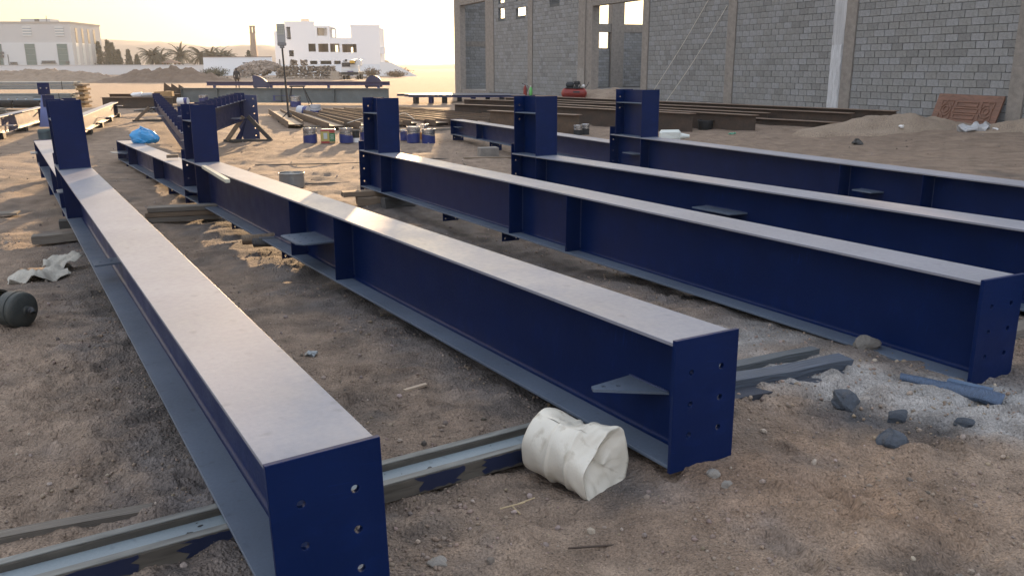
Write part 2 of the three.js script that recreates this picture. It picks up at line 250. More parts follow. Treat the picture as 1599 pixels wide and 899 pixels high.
function segment(o, d0, d1, h, top, side = 'both') {
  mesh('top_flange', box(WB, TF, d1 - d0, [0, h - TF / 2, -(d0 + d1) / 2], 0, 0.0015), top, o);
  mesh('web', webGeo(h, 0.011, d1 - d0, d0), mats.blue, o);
  mesh('bottom_flange', box(WB, TF, d1 - d0, [0, TF / 2, -(d0 + d1) / 2], 0, 0.0015), mats.blueSheenLow, o);
}
const bevelPts = (r0, r1, y0, y1, c) => [[r0, y0], [r1, y0], [r1, y1], [r0, y1]];
function stiffener(o, d, h) { for (const s of [-1, 1]) mesh('stiffener', zPlate(rect(s > 0 ? 0.0065 : -WB / 2 + 0.004, TF, s > 0 ? WB / 2 - 0.004 : -0.0065, h - TF), 0.012, d), mats.blue, o); }
const weldMat = P([0.02, 0.035, 0.10], 0.4, { specularIntensity: 0.8 });
function weld(o, a, b, r = 0.004, seed = 1) { const L = Math.hypot(b[0] - a[0], b[1] - a[1], b[2] - a[2]), n = Math.max(6, Math.round(L / 0.012)), P2 = []; for (let i = 0; i <= n; i++) { const t = i / n; P2.push([lerp(a[0], b[0], t) + 0.0012 * vnoise(i * 0.9, seed, 601), lerp(a[1], b[1], t) + 0.0012 * vnoise(i * 0.9, seed, 603), lerp(a[2], b[2], t) + 0.0012 * vnoise(i * 0.9, seed, 605)]); } mesh('weld_bead', rough(tube(P2, r, n * 2, 6), 0.0012, 160, seed), weldMat, o); }
function cleat(o, d, w = 0.2, h = 0.115, y = 0) { const hs = []; for (const a of [-1, 1]) for (const b of [0.25, 0.75]) hs.push([a * w * 0.33, -h * b, 0.011]); mesh('cleat_plate', zPlate(rect(-w / 2, -h, w / 2, 0).map(([a, b]) => [a, b + y]), 0.01, d, hs.map(([a, b, r]) => [a, b + y, r])), mats.blue, o); }
function post(o, d0, depth, hp = 0.735) {
  const p = new THREE.Group(); p.name = 'post'; o.add(p); p.position.set(0, HB, 0);
  const hs = []; for (const a of [-0.08, 0.08]) for (const b of [0.84, 0.6]) hs.push([a, hp * b, 0.012]);
  mesh('post_flange', zPlate(rect(-0.156, 0.006, 0.156, hp), 0.014, d0 + 0.007), mats.blue, p);
  mesh('post_flange', zPlate(rect(-0.156, 0.006, 0.156, hp), 0.014, d0 + depth - 0.007, hs), mats.blue, p);
  mesh('post_web', box(0.01, hp - 0.008, depth - 0.028, [0, hp / 2, -(d0 + depth / 2)]), mats.blue, p);
  for (const s of [-1, 1]) mesh('post_shelf', box(0.146, 0.01, depth - 0.03, [s * 0.079, hp * 0.715, -(d0 + depth / 2)]), mats.blueSheenLow, p);
  mesh('base_plate', box(0.325, 0.006, depth + 0.02, [0, 0.003, -(d0 + depth / 2)]), mats.blueSheenLow, p);
}
function bigBeam(name, label, pos, yaw, tilt, roll, spec) {
  const o = thing(name, label, 'steel beam');
  const d = V(Math.sin(yaw) * Math.cos(tilt), Math.sin(tilt), -Math.cos(yaw) * Math.cos(tilt));
  let r = V(Math.cos(yaw), 0, Math.sin(yaw)), u = r.clone().cross(d);
  const r2 = r.clone().multiplyScalar(Math.cos(roll)).addScaledVector(u, Math.sin(roll)); u = r2.clone().cross(d);
  o.quaternion.setFromRotationMatrix(new THREE.Matrix4().makeBasis(r2, u, d.clone().negate())); o.position.set(pos[0], pos[1], -pos[2]);
  const { splice, kink, far, farH = 0.387 } = spec;
  segment(o, 0, splice, HB, spec.top ?? mats.blueSheen);
  const hs = []; for (const a of [-0.08, 0.081]) for (const b of [0.137, 0.268, 0.401]) hs.push([a, b, 0.0125]);
  mesh('end_plate', zPlate(rect(-0.169, -0.012, 0.169, HB + 0.013), 0.02, -0.0115, hs, 0.0015), mats.blue, o);
  const hp = []; for (const a of [-0.1, 0.1]) for (const b of [0.08, 0.26, 0.44, -0.045]) hp.push([a, b, 0.012]);
  mesh('splice_plate', zPlate(rect(-0.164, -0.085, 0.164, HB + 0.125), 0.018, splice + 0.0105, hp), mats.blue, o);
  for (const x of spec.stiff) { stiffener(o, x, HB); weld(o, [-0.008, 0.04, -x + 0.008], [-0.008, HB - 0.05, -x + 0.008], 0.0045, x); }
  for (const q of [-1, 1]) weld(o, [q * 0.008, 0.03, -0.003], [q * 0.008, HB - 0.03, -0.003], 0.0045, q + 3); weld(o, [-0.16, HB + 0.001, -0.002], [0.16, HB + 0.001, -0.002], 0.0035, 8); weld(o, [-0.16, TF + 0.002, -0.002], [-0.01, TF + 0.002, -0.002], 0.0045, 9);
  post(o, kink, spec.postDepth ?? 0.58);
  for (const x of spec.cleats ?? []) cleat(o, x);
  for (const [u0, pts, holes] of spec.gussets ?? []) { mesh('gusset_plate', yPlate(pts, 0.012, u0, holes), mats.blueSheenLow, o); const ds = pts.filter((q) => q[0] > -0.01).map((q) => q[1]); weld(o, [-0.009, u0 + 0.013, -Math.min(...ds)], [-0.009, u0 + 0.013, -Math.max(...ds)], 0.005, u0 * 50); }
  if (far) {
    segment(o, splice + 0.021, far, farH, mats.blueSheen);
    for (const x of spec.farStiff ?? []) stiffener(o, x, farH);
    for (const x of spec.farCleats ?? []) cleat(o, x, 0.3, spec.fc ?? 0.24);
    mesh('far_end_plate', zPlate(rect(-0.166, -0.01, 0.166, farH + 0.01), 0.016, far + 0.009), mats.blue, o);
  }
  return o;
}
bigBeam('steel_beam', 'navy painted steel beam nearest the camera, its bolted end plate cut by the frame bottom', [-0.5307, 0.1032, 2.2168], -0.5405, -0.002, 0.0251, {
  splice: 8.95, kink: 8.2, far: 14.78, stiff: [8.11], postDepth: 0.6, farStiff: [10.4, 14.0], farCleats: [14.6, 12.2],
  gussets: [[0.15, [[-0.006, 4.75], [-0.006, 4.96], [-0.185, 4.96], [-0.192, 4.75]], [[-0.14, 4.85, 0.011], [-0.06, 4.86, 0.011]]], [0.29, [[-0.006, 8.12], [-0.006, 8.5], [-0.21, 8.4], [-0.21, 8.13]]], [0.2, [[-0.006, 14.2], [-0.006, 14.7], [-0.25, 14.7], [-0.25, 14.4]]]] });
bigBeam('steel_beam', 'navy painted steel beam with triangular gusset at its end plate, beside the crushed white barrel', [0.7667, 0.1236, 3.1899], -0.5429, -0.0182, -0.0107, {
  splice: 9.98, kink: 9.15, far: 17.2, stiff: [9.12, 5.07, 3.905], cleats: [7.6, 5.6], postDepth: 0.62, farStiff: [15.6, 12.6], farCleats: [17.0, 16.1, 13.6, 11.4], fc: 0.2,
  gussets: [[0.228, [[-0.006, 0.445], [-0.245, 0.415], [-0.262, 0.38], [-0.006, 0.185]].reverse(), [[-0.2, 0.385, 0.011], [-0.14, 0.36, 0.011]]],
    [0.24, [[-0.006, 4.29], [-0.006, 4.84], [-0.285, 4.83], [-0.325, 4.8], [-0.325, 4.36], [-0.27, 4.29]], [[-0.27, 4.73, 0.012], [-0.27, 4.58, 0.012], [-0.27, 4.42, 0.012], [-0.17, 4.73, 0.012], [-0.17, 4.58, 0.012], [-0.17, 4.42, 0.012]]],
    [0.14, [[-0.006, 9.2], [-0.006, 9.95], [-0.17, 9.95], [-0.21, 9.9], [-0.21, 9.35], [-0.15, 9.2]]], [0.17, [[-0.006, 16.2], [-0.006, 17.1], [-0.33, 17.0], [-0.33, 16.6]]]] });
bigBeam('steel_beam', 'navy painted steel beam whose whole end plate stands behind the pale cement dust', [2.4501, 0.1307, 4.0943], -0.502, -0.0134, -0.013, {
  splice: 9.345, kink: 8.57, stiff: [8.5, 4.865, 3.812], cleats: [8.9, 6.6, 5.12], gussets: [] });
bigBeam('steel_beam', 'navy painted steel beam with flat gusset plate, running between two longer beams out of the frame', [0.1457 + 9.35 * 0.4952, 0.0588 + 0.11, 11.25 - 9.35 * 0.8687], -0.518, -0.012, 0, {
  splice: 9.35, kink: 8.75, stiff: [8.75], cleats: [6.0], postDepth: 0.55,
  gussets: [[0.268, [[-0.006, 5.25], [-0.006, 5.8], [-0.19, 5.8], [-0.2, 5.28]], [[-0.15, 5.4, 0.011], [-0.15, 5.65, 0.011]]], [0.06, [[-0.006, 8.8], [-0.006, 9.3], [-0.22, 9.3], [-0.22, 8.8]]]] });
bigBeam('steel_beam', 'farthest navy painted steel beam, its post highest in front of the block wall', [1.8136 + 9.3 * 0.371, 0.0527 + 0.11, 14.457 - 9.3 * 0.9287], -0.380, -0.012, 0, {
  splice: 9.3, kink: 8.3, far: 18.1, stiff: [8.3, 3.94, 2.8], cleats: [], postDepth: 0.85, farStiff: [16.1], farCleats: [18.0, 15.2], fc: 0.3,
  gussets: [[0.25, [[-0.006, 8.45], [-0.006, 8.9], [-0.16, 8.88], [-0.16, 8.5]]], [0.25, [[-0.006, 3.43], [-0.006, 3.75], [-0.16, 3.73], [-0.16, 3.45]]], [0.2, [[-0.006, 17.5], [-0.006, 17.9], [-0.15, 17.9], [-0.15, 17.5]]]] });

// ------------------------------------------------------------------ timber, stones and scrap near the beams
function timber(label, cat, a, b, w, h, m, seed, name = 'timber_sleeper', group) {
  const A = V(a[0], a[1], -a[2]), B = V(b[0], b[1], -b[2]), L = A.distanceTo(B), o = thing(name, label, cat, [(A.x + B.x) / 2, (A.y + B.y) / 2, (A.z + B.z) / 2], 0, group);
  const g = new THREE.BoxGeometry(L, h, w, Math.max(2, Math.round(L / 0.07)), 3, 4); { const uv = g.attributes.uv; for (let i = 0; i < uv.count; i++) uv.setXY(i, uv.getX(i) * L, uv.getY(i) * 0.35); }
  const p = g.attributes.position; for (let i = 0; i < p.count; i++) { const x = p.getX(i), k = 0.1 * Math.min(w, h); p.setX(i, x + k * vnoise(p.getY(i) * 50, p.getZ(i) * 50, seed) * (Math.abs(x) > L * 0.48 ? 1.6 : 0)); p.setY(i, p.getY(i) * (1 - 0.06 * Math.abs(p.getZ(i)) / w) + k * vnoise(x * 3, p.getZ(i) * 9, seed + 1)); p.setZ(i, p.getZ(i) + k * vnoise(x * 3, p.getY(i) * 9 + 5, seed + 2)); }
  g.computeVertexNormals(); const q = mesh('beam_wood', g, m, o); q.name = 'wood_body';
  const d = B.clone().sub(A); o.rotation.order = 'YZX'; o.rotation.y = Math.atan2(-d.z, d.x); o.rotation.z = Math.asin(d.y / L); return o;
}
// the H-shaped formwork beam that carries the two nearest beams
function formBeam() {
  const a = V(-1.85, 0, -2.34), b = V(0.62, 0, -3.86), L = a.distanceTo(b), o = thing('formwork_beam', 'grey formwork beam lying flat under the nearest blue beam, splashed with blue paint', 'formwork beam', [(a.x + b.x) / 2, 0.002, (a.z + b.z) / 2], Math.atan2(-(b.z - a.z), b.x - a.x));
  const m = M([0.24, 0.25, 0.24], 0.8, { map: re(tWood, 0.8), bumpMap: re(tWood, 0.8), bumpScale: 0.004 }), mw = M([0.25, 0.30, 0.325], 0.6, { map: re(tMottle, 0.8) }), ms = M([0.115, 0.105, 0.09], 0.9, { map: re(tWood, 0.8), bumpMap: re(tWood, 0.8), bumpScale: 0.004 });
  for (const s of [-1, 1]) { mesh('flange_board', box(L, 0.08, 0.04, [0, 0.045, s * 0.085], 0, 0.005), ms, o); mesh('flange_top', box(L, 0.004, 0.037, [0, 0.0868, s * 0.085]), m, o); }
  mesh('web_board', box(L, 0.028, 0.13, [0, 0.042, 0]), mw, o);
  const r = rng(5);
  for (const [x, w] of [[-1.02, 0.3], [-0.62, 0.16], [0.3, 0.17], [0.62, 0.2]]) { const P2 = [], n = 9; for (let k = 0; k <= n; k++) P2.push([x - w / 2 + w * k / n, 0.012 + 0.012 * r()]); for (let k = 0; k <= 5; k++) P2.push([x + w / 2 + 0.05 * (r() - 0.5) + 0.03 * k / 5, 0.02 + 0.062 * k / 5]); for (let k = n; k >= 0; k--) P2.push([x - w / 2 + w * k / n, 0.083 - 0.004 * r()]); for (let k = 5; k > 0; k--) P2.push([x - w / 2 + 0.06 * (r() - 0.5), 0.02 + 0.062 * k / 5]); mesh('paint_patch', plate(P2, 0.0015).translate(0, 0, 0.1055), M([0.006, 0.013, 0.045], 0.5), o); }
  for (let i = 0; i < 34; i++) { const x = -1.3 + r() * 2.5, g = xf(new THREE.CircleGeometry(0.002 + Math.pow(r(), 3) * 0.009, 7), [x, 0.0572, -0.05 + r() * 0.1], [-PI / 2, 0, r()], [1.8, 1, 1]); const q = mesh('paint_drop', g, mats.dark, o); }
  return o;
}
formBeam();
timber('thin weathered board half buried in sand, left of the nearest blue beam', 'board', [-2.3, 0.012, 2.63], [-1.42, 0.012, 3.0], 0.055, 0.03, mats.woodGrey, 11, 'wood_board');
timber('upper narrow painted pole behind the second end plate, partly buried in sand', 'pole', [0.75, 0.15, 3.98], [1.69, 0.15, 4.47], 0.065, 0.06, M([0.12, 0.14, 0.16], 0.8, { map: re(tWood, 1), bumpMap: re(tWood, 1), bumpScale: 0.005 }), 12, 'wood_pole');
const mSprayWood = M([0.085, 0.11, 0.155], 0.75, { map: re(tWood, 1), bumpMap: re(tWood, 1), bumpScale: 0.006 });
timber('thick blue sprayed sleeper sticking out right of the second end plate', 'sleeper', [0.72, 0.165, 3.78], [1.77, 0.155, 4.25], 0.11, 0.09, mSprayWood, 13);
timber('dark lower sleeper lying against the thick blue sprayed sleeper', 'sleeper', [0.74, 0.125, 3.66], [1.73, 0.12, 4.14], 0.10, 0.07, M([0.045, 0.055, 0.08], 0.8, { map: re(tWood, 1), bumpMap: re(tWood, 1), bumpScale: 0.006 }), 14);
{ // blue sprayed log with a broad end
  const o = thing('blue_log', 'blue sprayed log with flattened end lying on pale cement dust', 'log', [2.17, 0.145, -3.92], 0.62); const g = new THREE.CylinderGeometry(0.055, 0.028, 0.46, 14, 10); g.rotateZ(PI / 2); g.scale(-1, 0.75, 1); g.index && g.setIndex([...g.index.array].reverse()); g.rotateY(0.0); rough(g, 0.012, 9, 21); o.rotation.set(0, -0.62, -0.05);
  mesh('log_body', g, M([0.07, 0.115, 0.20], 0.6, { map: re(tWood, 2), bumpMap: re(tWood, 2), bumpScale: 0.004 }), o); mesh('log_stub', rough(xf(box(0.2, 0.03, 0.05), [0.08, 0.02, -0.045]), 0.006, 14, 22), M([0.09, 0.14, 0.22], 0.6), o);
}
const mRock = M([0.085, 0.105, 0.135], 0.7, { map: re(tConc, 2), bumpMap: re(tConcB, 2), bumpScale: 0.006 }), mRockPale = M([0.30, 0.28, 0.25], 0.9, { map: re(tConc, 3) });
function stone(label, x, z, r, seed, m = mRock, flat = 0.7, turn = 0, name = 'stone', dy = 0) { const o = mesh(name, stoneGeo(r, seed, flat), m); o.position.set(x, gy(x, z) + r * flat * 0.25 + dy, -z); o.rotation.y = turn; return tag(o, label, 'stone'); }
stone('largest blue-grey rock at the edge of the burnt spot', 1.66, 3.40, 0.078, 31, mRock, 0.55, 0.4);
stone('long blue-grey rock behind the small dark one on the burnt spot', 1.58, 3.75, 0.07, 32, mRock, 0.6, 1.1);
stone('small dark rock between two larger ones on the burnt spot', 1.77, 3.60, 0.045, 33, mRock, 0.8, 0.2);
stone('small round blue pebble right of the burnt spot', 2.03, 3.52, 0.042, 34, mRock, 0.6);
stone('dark pebble near the right edge below the blue log', 2.42, 3.46, 0.05, 35, mRock, 0.5);
stone('squared stone wedged under the beam behind the cement dust', 2.02, 4.58, 0.075, 36, M([0.2, 0.185, 0.165], 0.9, { map: re(tConc, 3) }), 0.7, 0.5);
stone('small chip of stone right of the nearest end plate', -0.26, 2.60, 0.033, 37, mRockPale, 0.55);
stone('flat grey chip in front of the nearest end plate on bare sand', -0.05, 2.43, 0.03, 38, mRockPale, 0.4);
stone('little stone at the foot of the second end plate', 0.80, 3.06, 0.026, 39, mRockPale, 0.8);
stone('little pebble just below the foot of the second end plate', 0.84, 3.0, 0.02, 40, mRockPale, 0.8);
stone('pale flat stone beside the torn paper on the left', -4.2, 7.65, 0.09, 41, mRockPale, 0.35, 0.3);
{ // countless pebbles and crumbs
  const g = new THREE.IcosahedronGeometry(1, 0), m = M([0.27, 0.22, 0.18], 0.95), N = 9000, im = new THREE.InstancedMesh(g, m, N), r = rng(77), q = new THREE.Object3D(), c = new THREE.Color();
  for (let i = 0; i < N; i++) { const z = 1.6 + Math.pow(r(), 1.9) * 24, x = (r() * 2 - 1) * (1 + z * 0.66), s = (0.0022 + Math.pow(r(), 9) * 0.014) * (1 + z * 0.03); q.position.set(x, gy(x, z) + s * 0.3, -z); q.rotation.set(r() * 6, r() * 6, r() * 6); q.scale.set(s, s * 0.7, s * (0.7 + r() * 0.6)); q.updateMatrix(); im.setMatrixAt(i, q.matrix); const k = 0.35 + r() * 1.1; im.setColorAt(i, c.setRGB(k, k * (0.97 + r() * 0.08), k * (0.95 + r() * 0.16))); }
  im.name = 'pebbles'; im.receiveShadow = im.castShadow = true; scene.add(im); tag(im, 'scattered pebbles and crumbs over the sand', 'pebbles', null, 'stuff');
}
{ // loose grit close by
  const g = new THREE.TetrahedronGeometry(1, 1), m = M([0.25, 0.19, 0.145], 0.97), N = 26000, im = new THREE.InstancedMesh(g, m, N), r = rng(78), q = new THREE.Object3D(), c = new THREE.Color();
  for (let i = 0; i < N; i++) { const z = 1.6 + Math.pow(r(), 1.5) * 8, x = (r() * 2 - 1) * (0.6 + z * 0.64), patch = 0.5 + vnoise(x * 1.7, z * 1.7, 273), s = (0.002 + Math.pow(r(), 4) * 0.0065) * (0.5 + 0.9 * Math.max(0.2, patch)) * (1 + 0.06 * z); q.position.set(x, gy(x, z) + s * 0.25, -z); q.rotation.set(r() * 6, r() * 6, r() * 6); q.scale.set(s, s * 0.8, s * (0.7 + r() * 0.6)); q.updateMatrix(); im.setMatrixAt(i, q.matrix); const k = 0.75 + r() * 0.5; im.setColorAt(i, c.setRGB(k, k * (0.97 + r() * 0.1), k * (0.94 + r() * 0.2))); }
  im.name = 'grit'; im.receiveShadow = im.castShadow = true; scene.add(im); tag(im, 'fine loose grit strewn over the trampled sand', 'grit', null, 'stuff');
}
{ // twigs
  const mT = M([0.42, 0.33, 0.2], 0.9); let o = thing('twig', 'forked straw twig in front of the crushed white barrel', 'twig', [0.0, gy(0.0, 3.02) + 0.008, -3.02]);
  mesh('stem', bar([-0.05, 0, 0.01], [0.05, 0.012, -0.02], 0.0035, 6), mT, o); mesh('stem', bar([0.0, 0.005, 0], [0.03, 0.0, 0.05], 0.003, 6), mT, o); mesh('stem', bar([0.02, 0.01, -0.01], [0.09, 0.016, -0.05], 0.003, 6), mT, o);
  o = thing('wood_chip', 'pale wood splinter on the sand between the two nearest blue beams', 'wood chip', [-0.52, gy(-0.52, 4.25) + 0.01, -4.25], 0.7); mesh('splinter', rough(box(0.14, 0.014, 0.022), 0.004, 30, 3), M([0.45, 0.36, 0.27], 0.9), o);
  o = thing('steel_rod', 'thin rusty rod lying in front of the white barrel', 'rod', [0.33, gy(0.33, 2.72) + 0.006, -2.72], 0.12); mesh('rod', bar([-0.13, 0, 0], [0.09, 0, 0], 0.004, 6), mats.rust, o);
  o = thing('foil_scrap', 'crumpled silver foil scrap between the two nearest blue beams', 'foil scrap', [-1.22, gy(-1.22, 4.85) + 0.012, -4.85]); mesh('foil', rough(new THREE.IcosahedronGeometry(0.035, 2).scale(1.1, 0.35, 0.8), 0.02, 40, 7), mats.galv, o);
}
{ // torn paper sacks
  const sheet = (w, d, seed, amp = 0.095) => { const g = new THREE.BoxGeometry(w, 0.006, d, 18, 1, 14), p = g.attributes.position; for (let i = 0; i < p.count; i++) { const x = p.getX(i), z = p.getZ(i); p.setY(i, p.getY(i) + amp * vnoise(x * 5, z * 5, seed) + amp * 0.5 * Math.abs(vnoise(x * 13, z * 9, seed + 1)) + amp * 0.3); p.setX(i, x + 0.05 * vnoise(z * 8, x * 3, seed + 2)); p.setZ(i, z + 0.05 * vnoise(x * 8, z * 3, seed + 3)); } g.computeVertexNormals(); return g; };
  const mP = M([0.50, 0.475, 0.41], 0.95, { map: re(tConc, 3) });
  const put = (label, x, z, w, d, turn, seed) => { const o = thing('paper_sack', label, 'paper sack', [x, gy(x, z) + 0.01, -z], turn); mesh('paper_sheet', sheet(w, d, seed), mP, o); };
  put('torn grey paper sack on the sand left of the nearest beam', -4.2, 7.28, 0.5, 0.34, 0.5, 51); put('smaller torn paper flap behind the grey sack, at the left edge', -4.18, 7.62, 0.3, 0.22, -0.3, 55);
  const o = thing('plywood_strip', 'thin grey strip lying on the sand at the left edge', 'strip', [-7.0, gy(-7.0, 10.9) + 0.03, -10.9], 0.3); mesh('strip_board', rough(box(1.0, 0.02, 0.2), 0.03, 3, 5), mats.woodGrey, o);
}
{ // dark gas cylinder cut open
  const o = thing('gas_cylinder', 'dark green-grey steel cylinder with a slot cut in it, lying at the left edge', 'cylinder', [-3.83, 0.105 + gy(-3.6, 5.7), -5.66], -0.30); o.scale.setScalar(0.86);
  const P = [[0.001, -0.75]]; for (let i = 0; i <= 8; i++) P.push([0.142 * Math.sin(i / 8 * PI / 2), -0.62 - 0.1 * Math.cos(i / 8 * PI / 2)]); for (let i = 0; i <= 12; i++) P.push([0.142 + (i % 6 === 3 ? 0.004 : 0), -0.6 + i * 0.1]); for (let i = 8; i >= 0; i--) P.push([Math.max(0.035, 0.142 * Math.sin(i / 8 * PI / 2)), 0.62 + 0.04 * Math.cos(i / 8 * PI / 2)]); P.push([0.03, 0.675], [0.001, 0.675]);
  const g = new THREE.LatheGeometry(P.map((p) => new THREE.Vector2(...p)), 36); g.rotateZ(-PI / 2); const m = M([0.045, 0.058, 0.058], 0.55, { map: re(tRust, 2), side: THREE.DoubleSide, bumpMap: re(tConcB, 2), bumpScale: 0.003 });
  // cut the slot: drop the faces under it
  { const p = g.attributes.position, ix = [...g.index.array], keep = []; for (let i = 0; i < ix.length; i += 3) { const c = V(0, 0, 0); for (let k = 0; k < 3; k++) c.add(V(p.getX(ix[i + k]), p.getY(ix[i + k]), p.getZ(ix[i + k]))); c.multiplyScalar(1 / 3); if (!(c.x > 0.28 && c.x < 0.53 && c.y > 0.105 && c.z > -0.09)) keep.push(ix[i], ix[i + 1], ix[i + 2]); } g.setIndex(keep); }
  mesh('cylinder_shell', g, m, o); mesh('weld_ring', xf(new THREE.TorusGeometry(0.143, 0.005, 6, 40), [0.2, 0, 0], [0, PI / 2, 0]), m, o); mesh('weld_ring', xf(new THREE.TorusGeometry(0.143, 0.005, 6, 40), [0.58, 0, 0], [0, PI / 2, 0]), m, o);
  mesh('valve', xf(new THREE.LatheGeometry([[0.001, 0], [0.032, 0], [0.036, 0.03], [0.022, 0.05], [0.045, 0.07], [0.045, 0.1], [0.001, 0.1]].map((p) => new THREE.Vector2(...p)), 16), [0.655, 0, 0], [0, 0, -PI / 2], [0.6, 0.6, 0.6]), mats.dark, o); for (const x of [0.05, 0.32, 0.5]) mesh('weld_ring', xf(new THREE.TorusGeometry(0.143, 0.006, 6, 40), [x - 0.12, 0, 0], [0, PI / 2, 0]), m, o); mesh('valve_pipe', tube([[0.66, 0, 0], [0.71, 0.012, 0.0], [0.735, -0.01, 0.01]], 0.02, 10, 8), mats.dark, o);
}
{ // crushed white plastic barrel: a shell with ribs, its far end cut open and pinched
  const N = 72, K = 56, o = thing('plastic_barrel', 'crushed white plastic barrel with pushed in end, in front of the second end plate', 'barrel', [0.225, 0.135, -3.19]);
  const f = (a, v, inset) => {
    let r = 0.138 - inset; const rib = (c, w, h) => h * Math.exp(-Math.pow((v - c) / w, 2)); r += rib(0.035, 0.022, 0.007) + rib(0.40, 0.02, 0.009) + rib(0.68, 0.018, 0.006); r *= 1 - 0.26 * Math.pow(1 - ss(0, 0.09, v), 2);
    const dent = 0.035 * Math.exp(-Math.pow((v - 0.42) / 0.16, 2) - Math.pow((((a + PI * 3.2) % (2 * PI)) - PI) / 0.45, 2)); r -= dent;
    let y = r * Math.cos(a), z = r * Math.sin(a); const k = ss(0.55, 1, v);
    const pinch = Math.pow(k, 1.2); const c = Math.cos(0.95), s = Math.sin(0.95); let p = y * c - z * s, q = y * s + z * c;        // pinch along one diagonal: one sharp corner up, mouth folded flat
    p *= 1 + 0.16 * pinch; q *= 1 - 0.10 * pinch; q *= 1 - 0.52 * pinch * ss(-0.02, 0.17, p); q -= 0.05 * pinch * Math.exp(-Math.pow((p - 0.03) / 0.05, 2)) * ss(-0.03, 0.07, q);
    y = p * c + q * s; z = -p * s + q * c; y += 0.004 * pinch * Math.sin(a * 9 + v * 20) * Math.sin(v * 31);
    const x = v * 0.345 - 0.035 * k * Math.cos(a - 0.3) + 0.008 * vnoise(a * 2, v * 3, 61) * k;
    return [x, y + 0.006 * vnoise(a * 1.6, v * 5, 63), z + 0.006 * vnoise(a * 1.6 + 4, v * 5, 65)];
  };
  const pos = [], idx = []; for (let j = 0; j <= K; j++) for (let i = 0; i <= N; i++) pos.push(...f(i / N * 2 * PI, j / K, 0));
  const ring = Array.from({ length: N + 1 }, (_, i) => f(i / N * 2 * PI, 1, 0)), mid = [0, 0, 0]; for (let i = 0; i < N; i++) for (let k = 0; k < 3; k++) mid[k] += ring[i][k] / N;
  const C = 14; for (let j = 1; j <= C; j++) for (let i = 0; i <= N; i++) { const w = 1 - j / C, a = i / N * 2 * PI, q = [0, 1, 2].map((k) => lerp(mid[k], ring[i][k], w)); const lip = j === 1 ? 0.002 : 0; q[0] -= 0.075 * (1 - Math.pow(w, 2.4)) * (0.75 + 0.4 * Math.cos(a - 0.9)) + 0.006 * vnoise(q[1] * 30, q[2] * 30, 67) - lip; pos.push(...q); }
  for (let j = 0; j < K + C; j++) for (let i = 0; i < N; i++) { const a = j * (N + 1) + i; idx.push(a, a + 1, a + N + 1, a + 1, a + N + 2, a + N + 1); }
  const c0 = pos.length / 3; pos.push(0.010, 0, 0); for (let i = 0; i < N; i++) idx.push(i, c0, i + 1);
  const g = new THREE.BufferGeometry(); g.setAttribute('position', new THREE.Float32BufferAttribute(pos, 3)); g.setIndex(idx); g.computeVertexNormals(); { const uv = []; for (let i = 0; i < pos.length; i += 3) uv.push(pos[i] * 2.2, Math.atan2(pos[i + 2], pos[i + 1]) * 0.25 + pos[i + 1]); g.setAttribute('uv', new THREE.Float32BufferAttribute(uv, 2)); }
  const m = new THREE.MeshPhysicalMaterial({ roughness: 0.36, side: THREE.DoubleSide, map: tBarrel, bumpMap: re(tPaintB, 2), bumpScale: 0.0015 }); m.color.setRGB(0.66, 0.63, 0.545);
  const b = mesh('barrel_shell', g, m, o); b.rotation.set(0.35, 0, 0); o.rotation.order = 'YZX'; o.rotation.set(0, 0.0, 0); o.position.set(0.11, 0.152, -3.36); o.rotation.y = -0.66; o.scale.setScalar(1.03); o.rotation.z = -0.09;
}
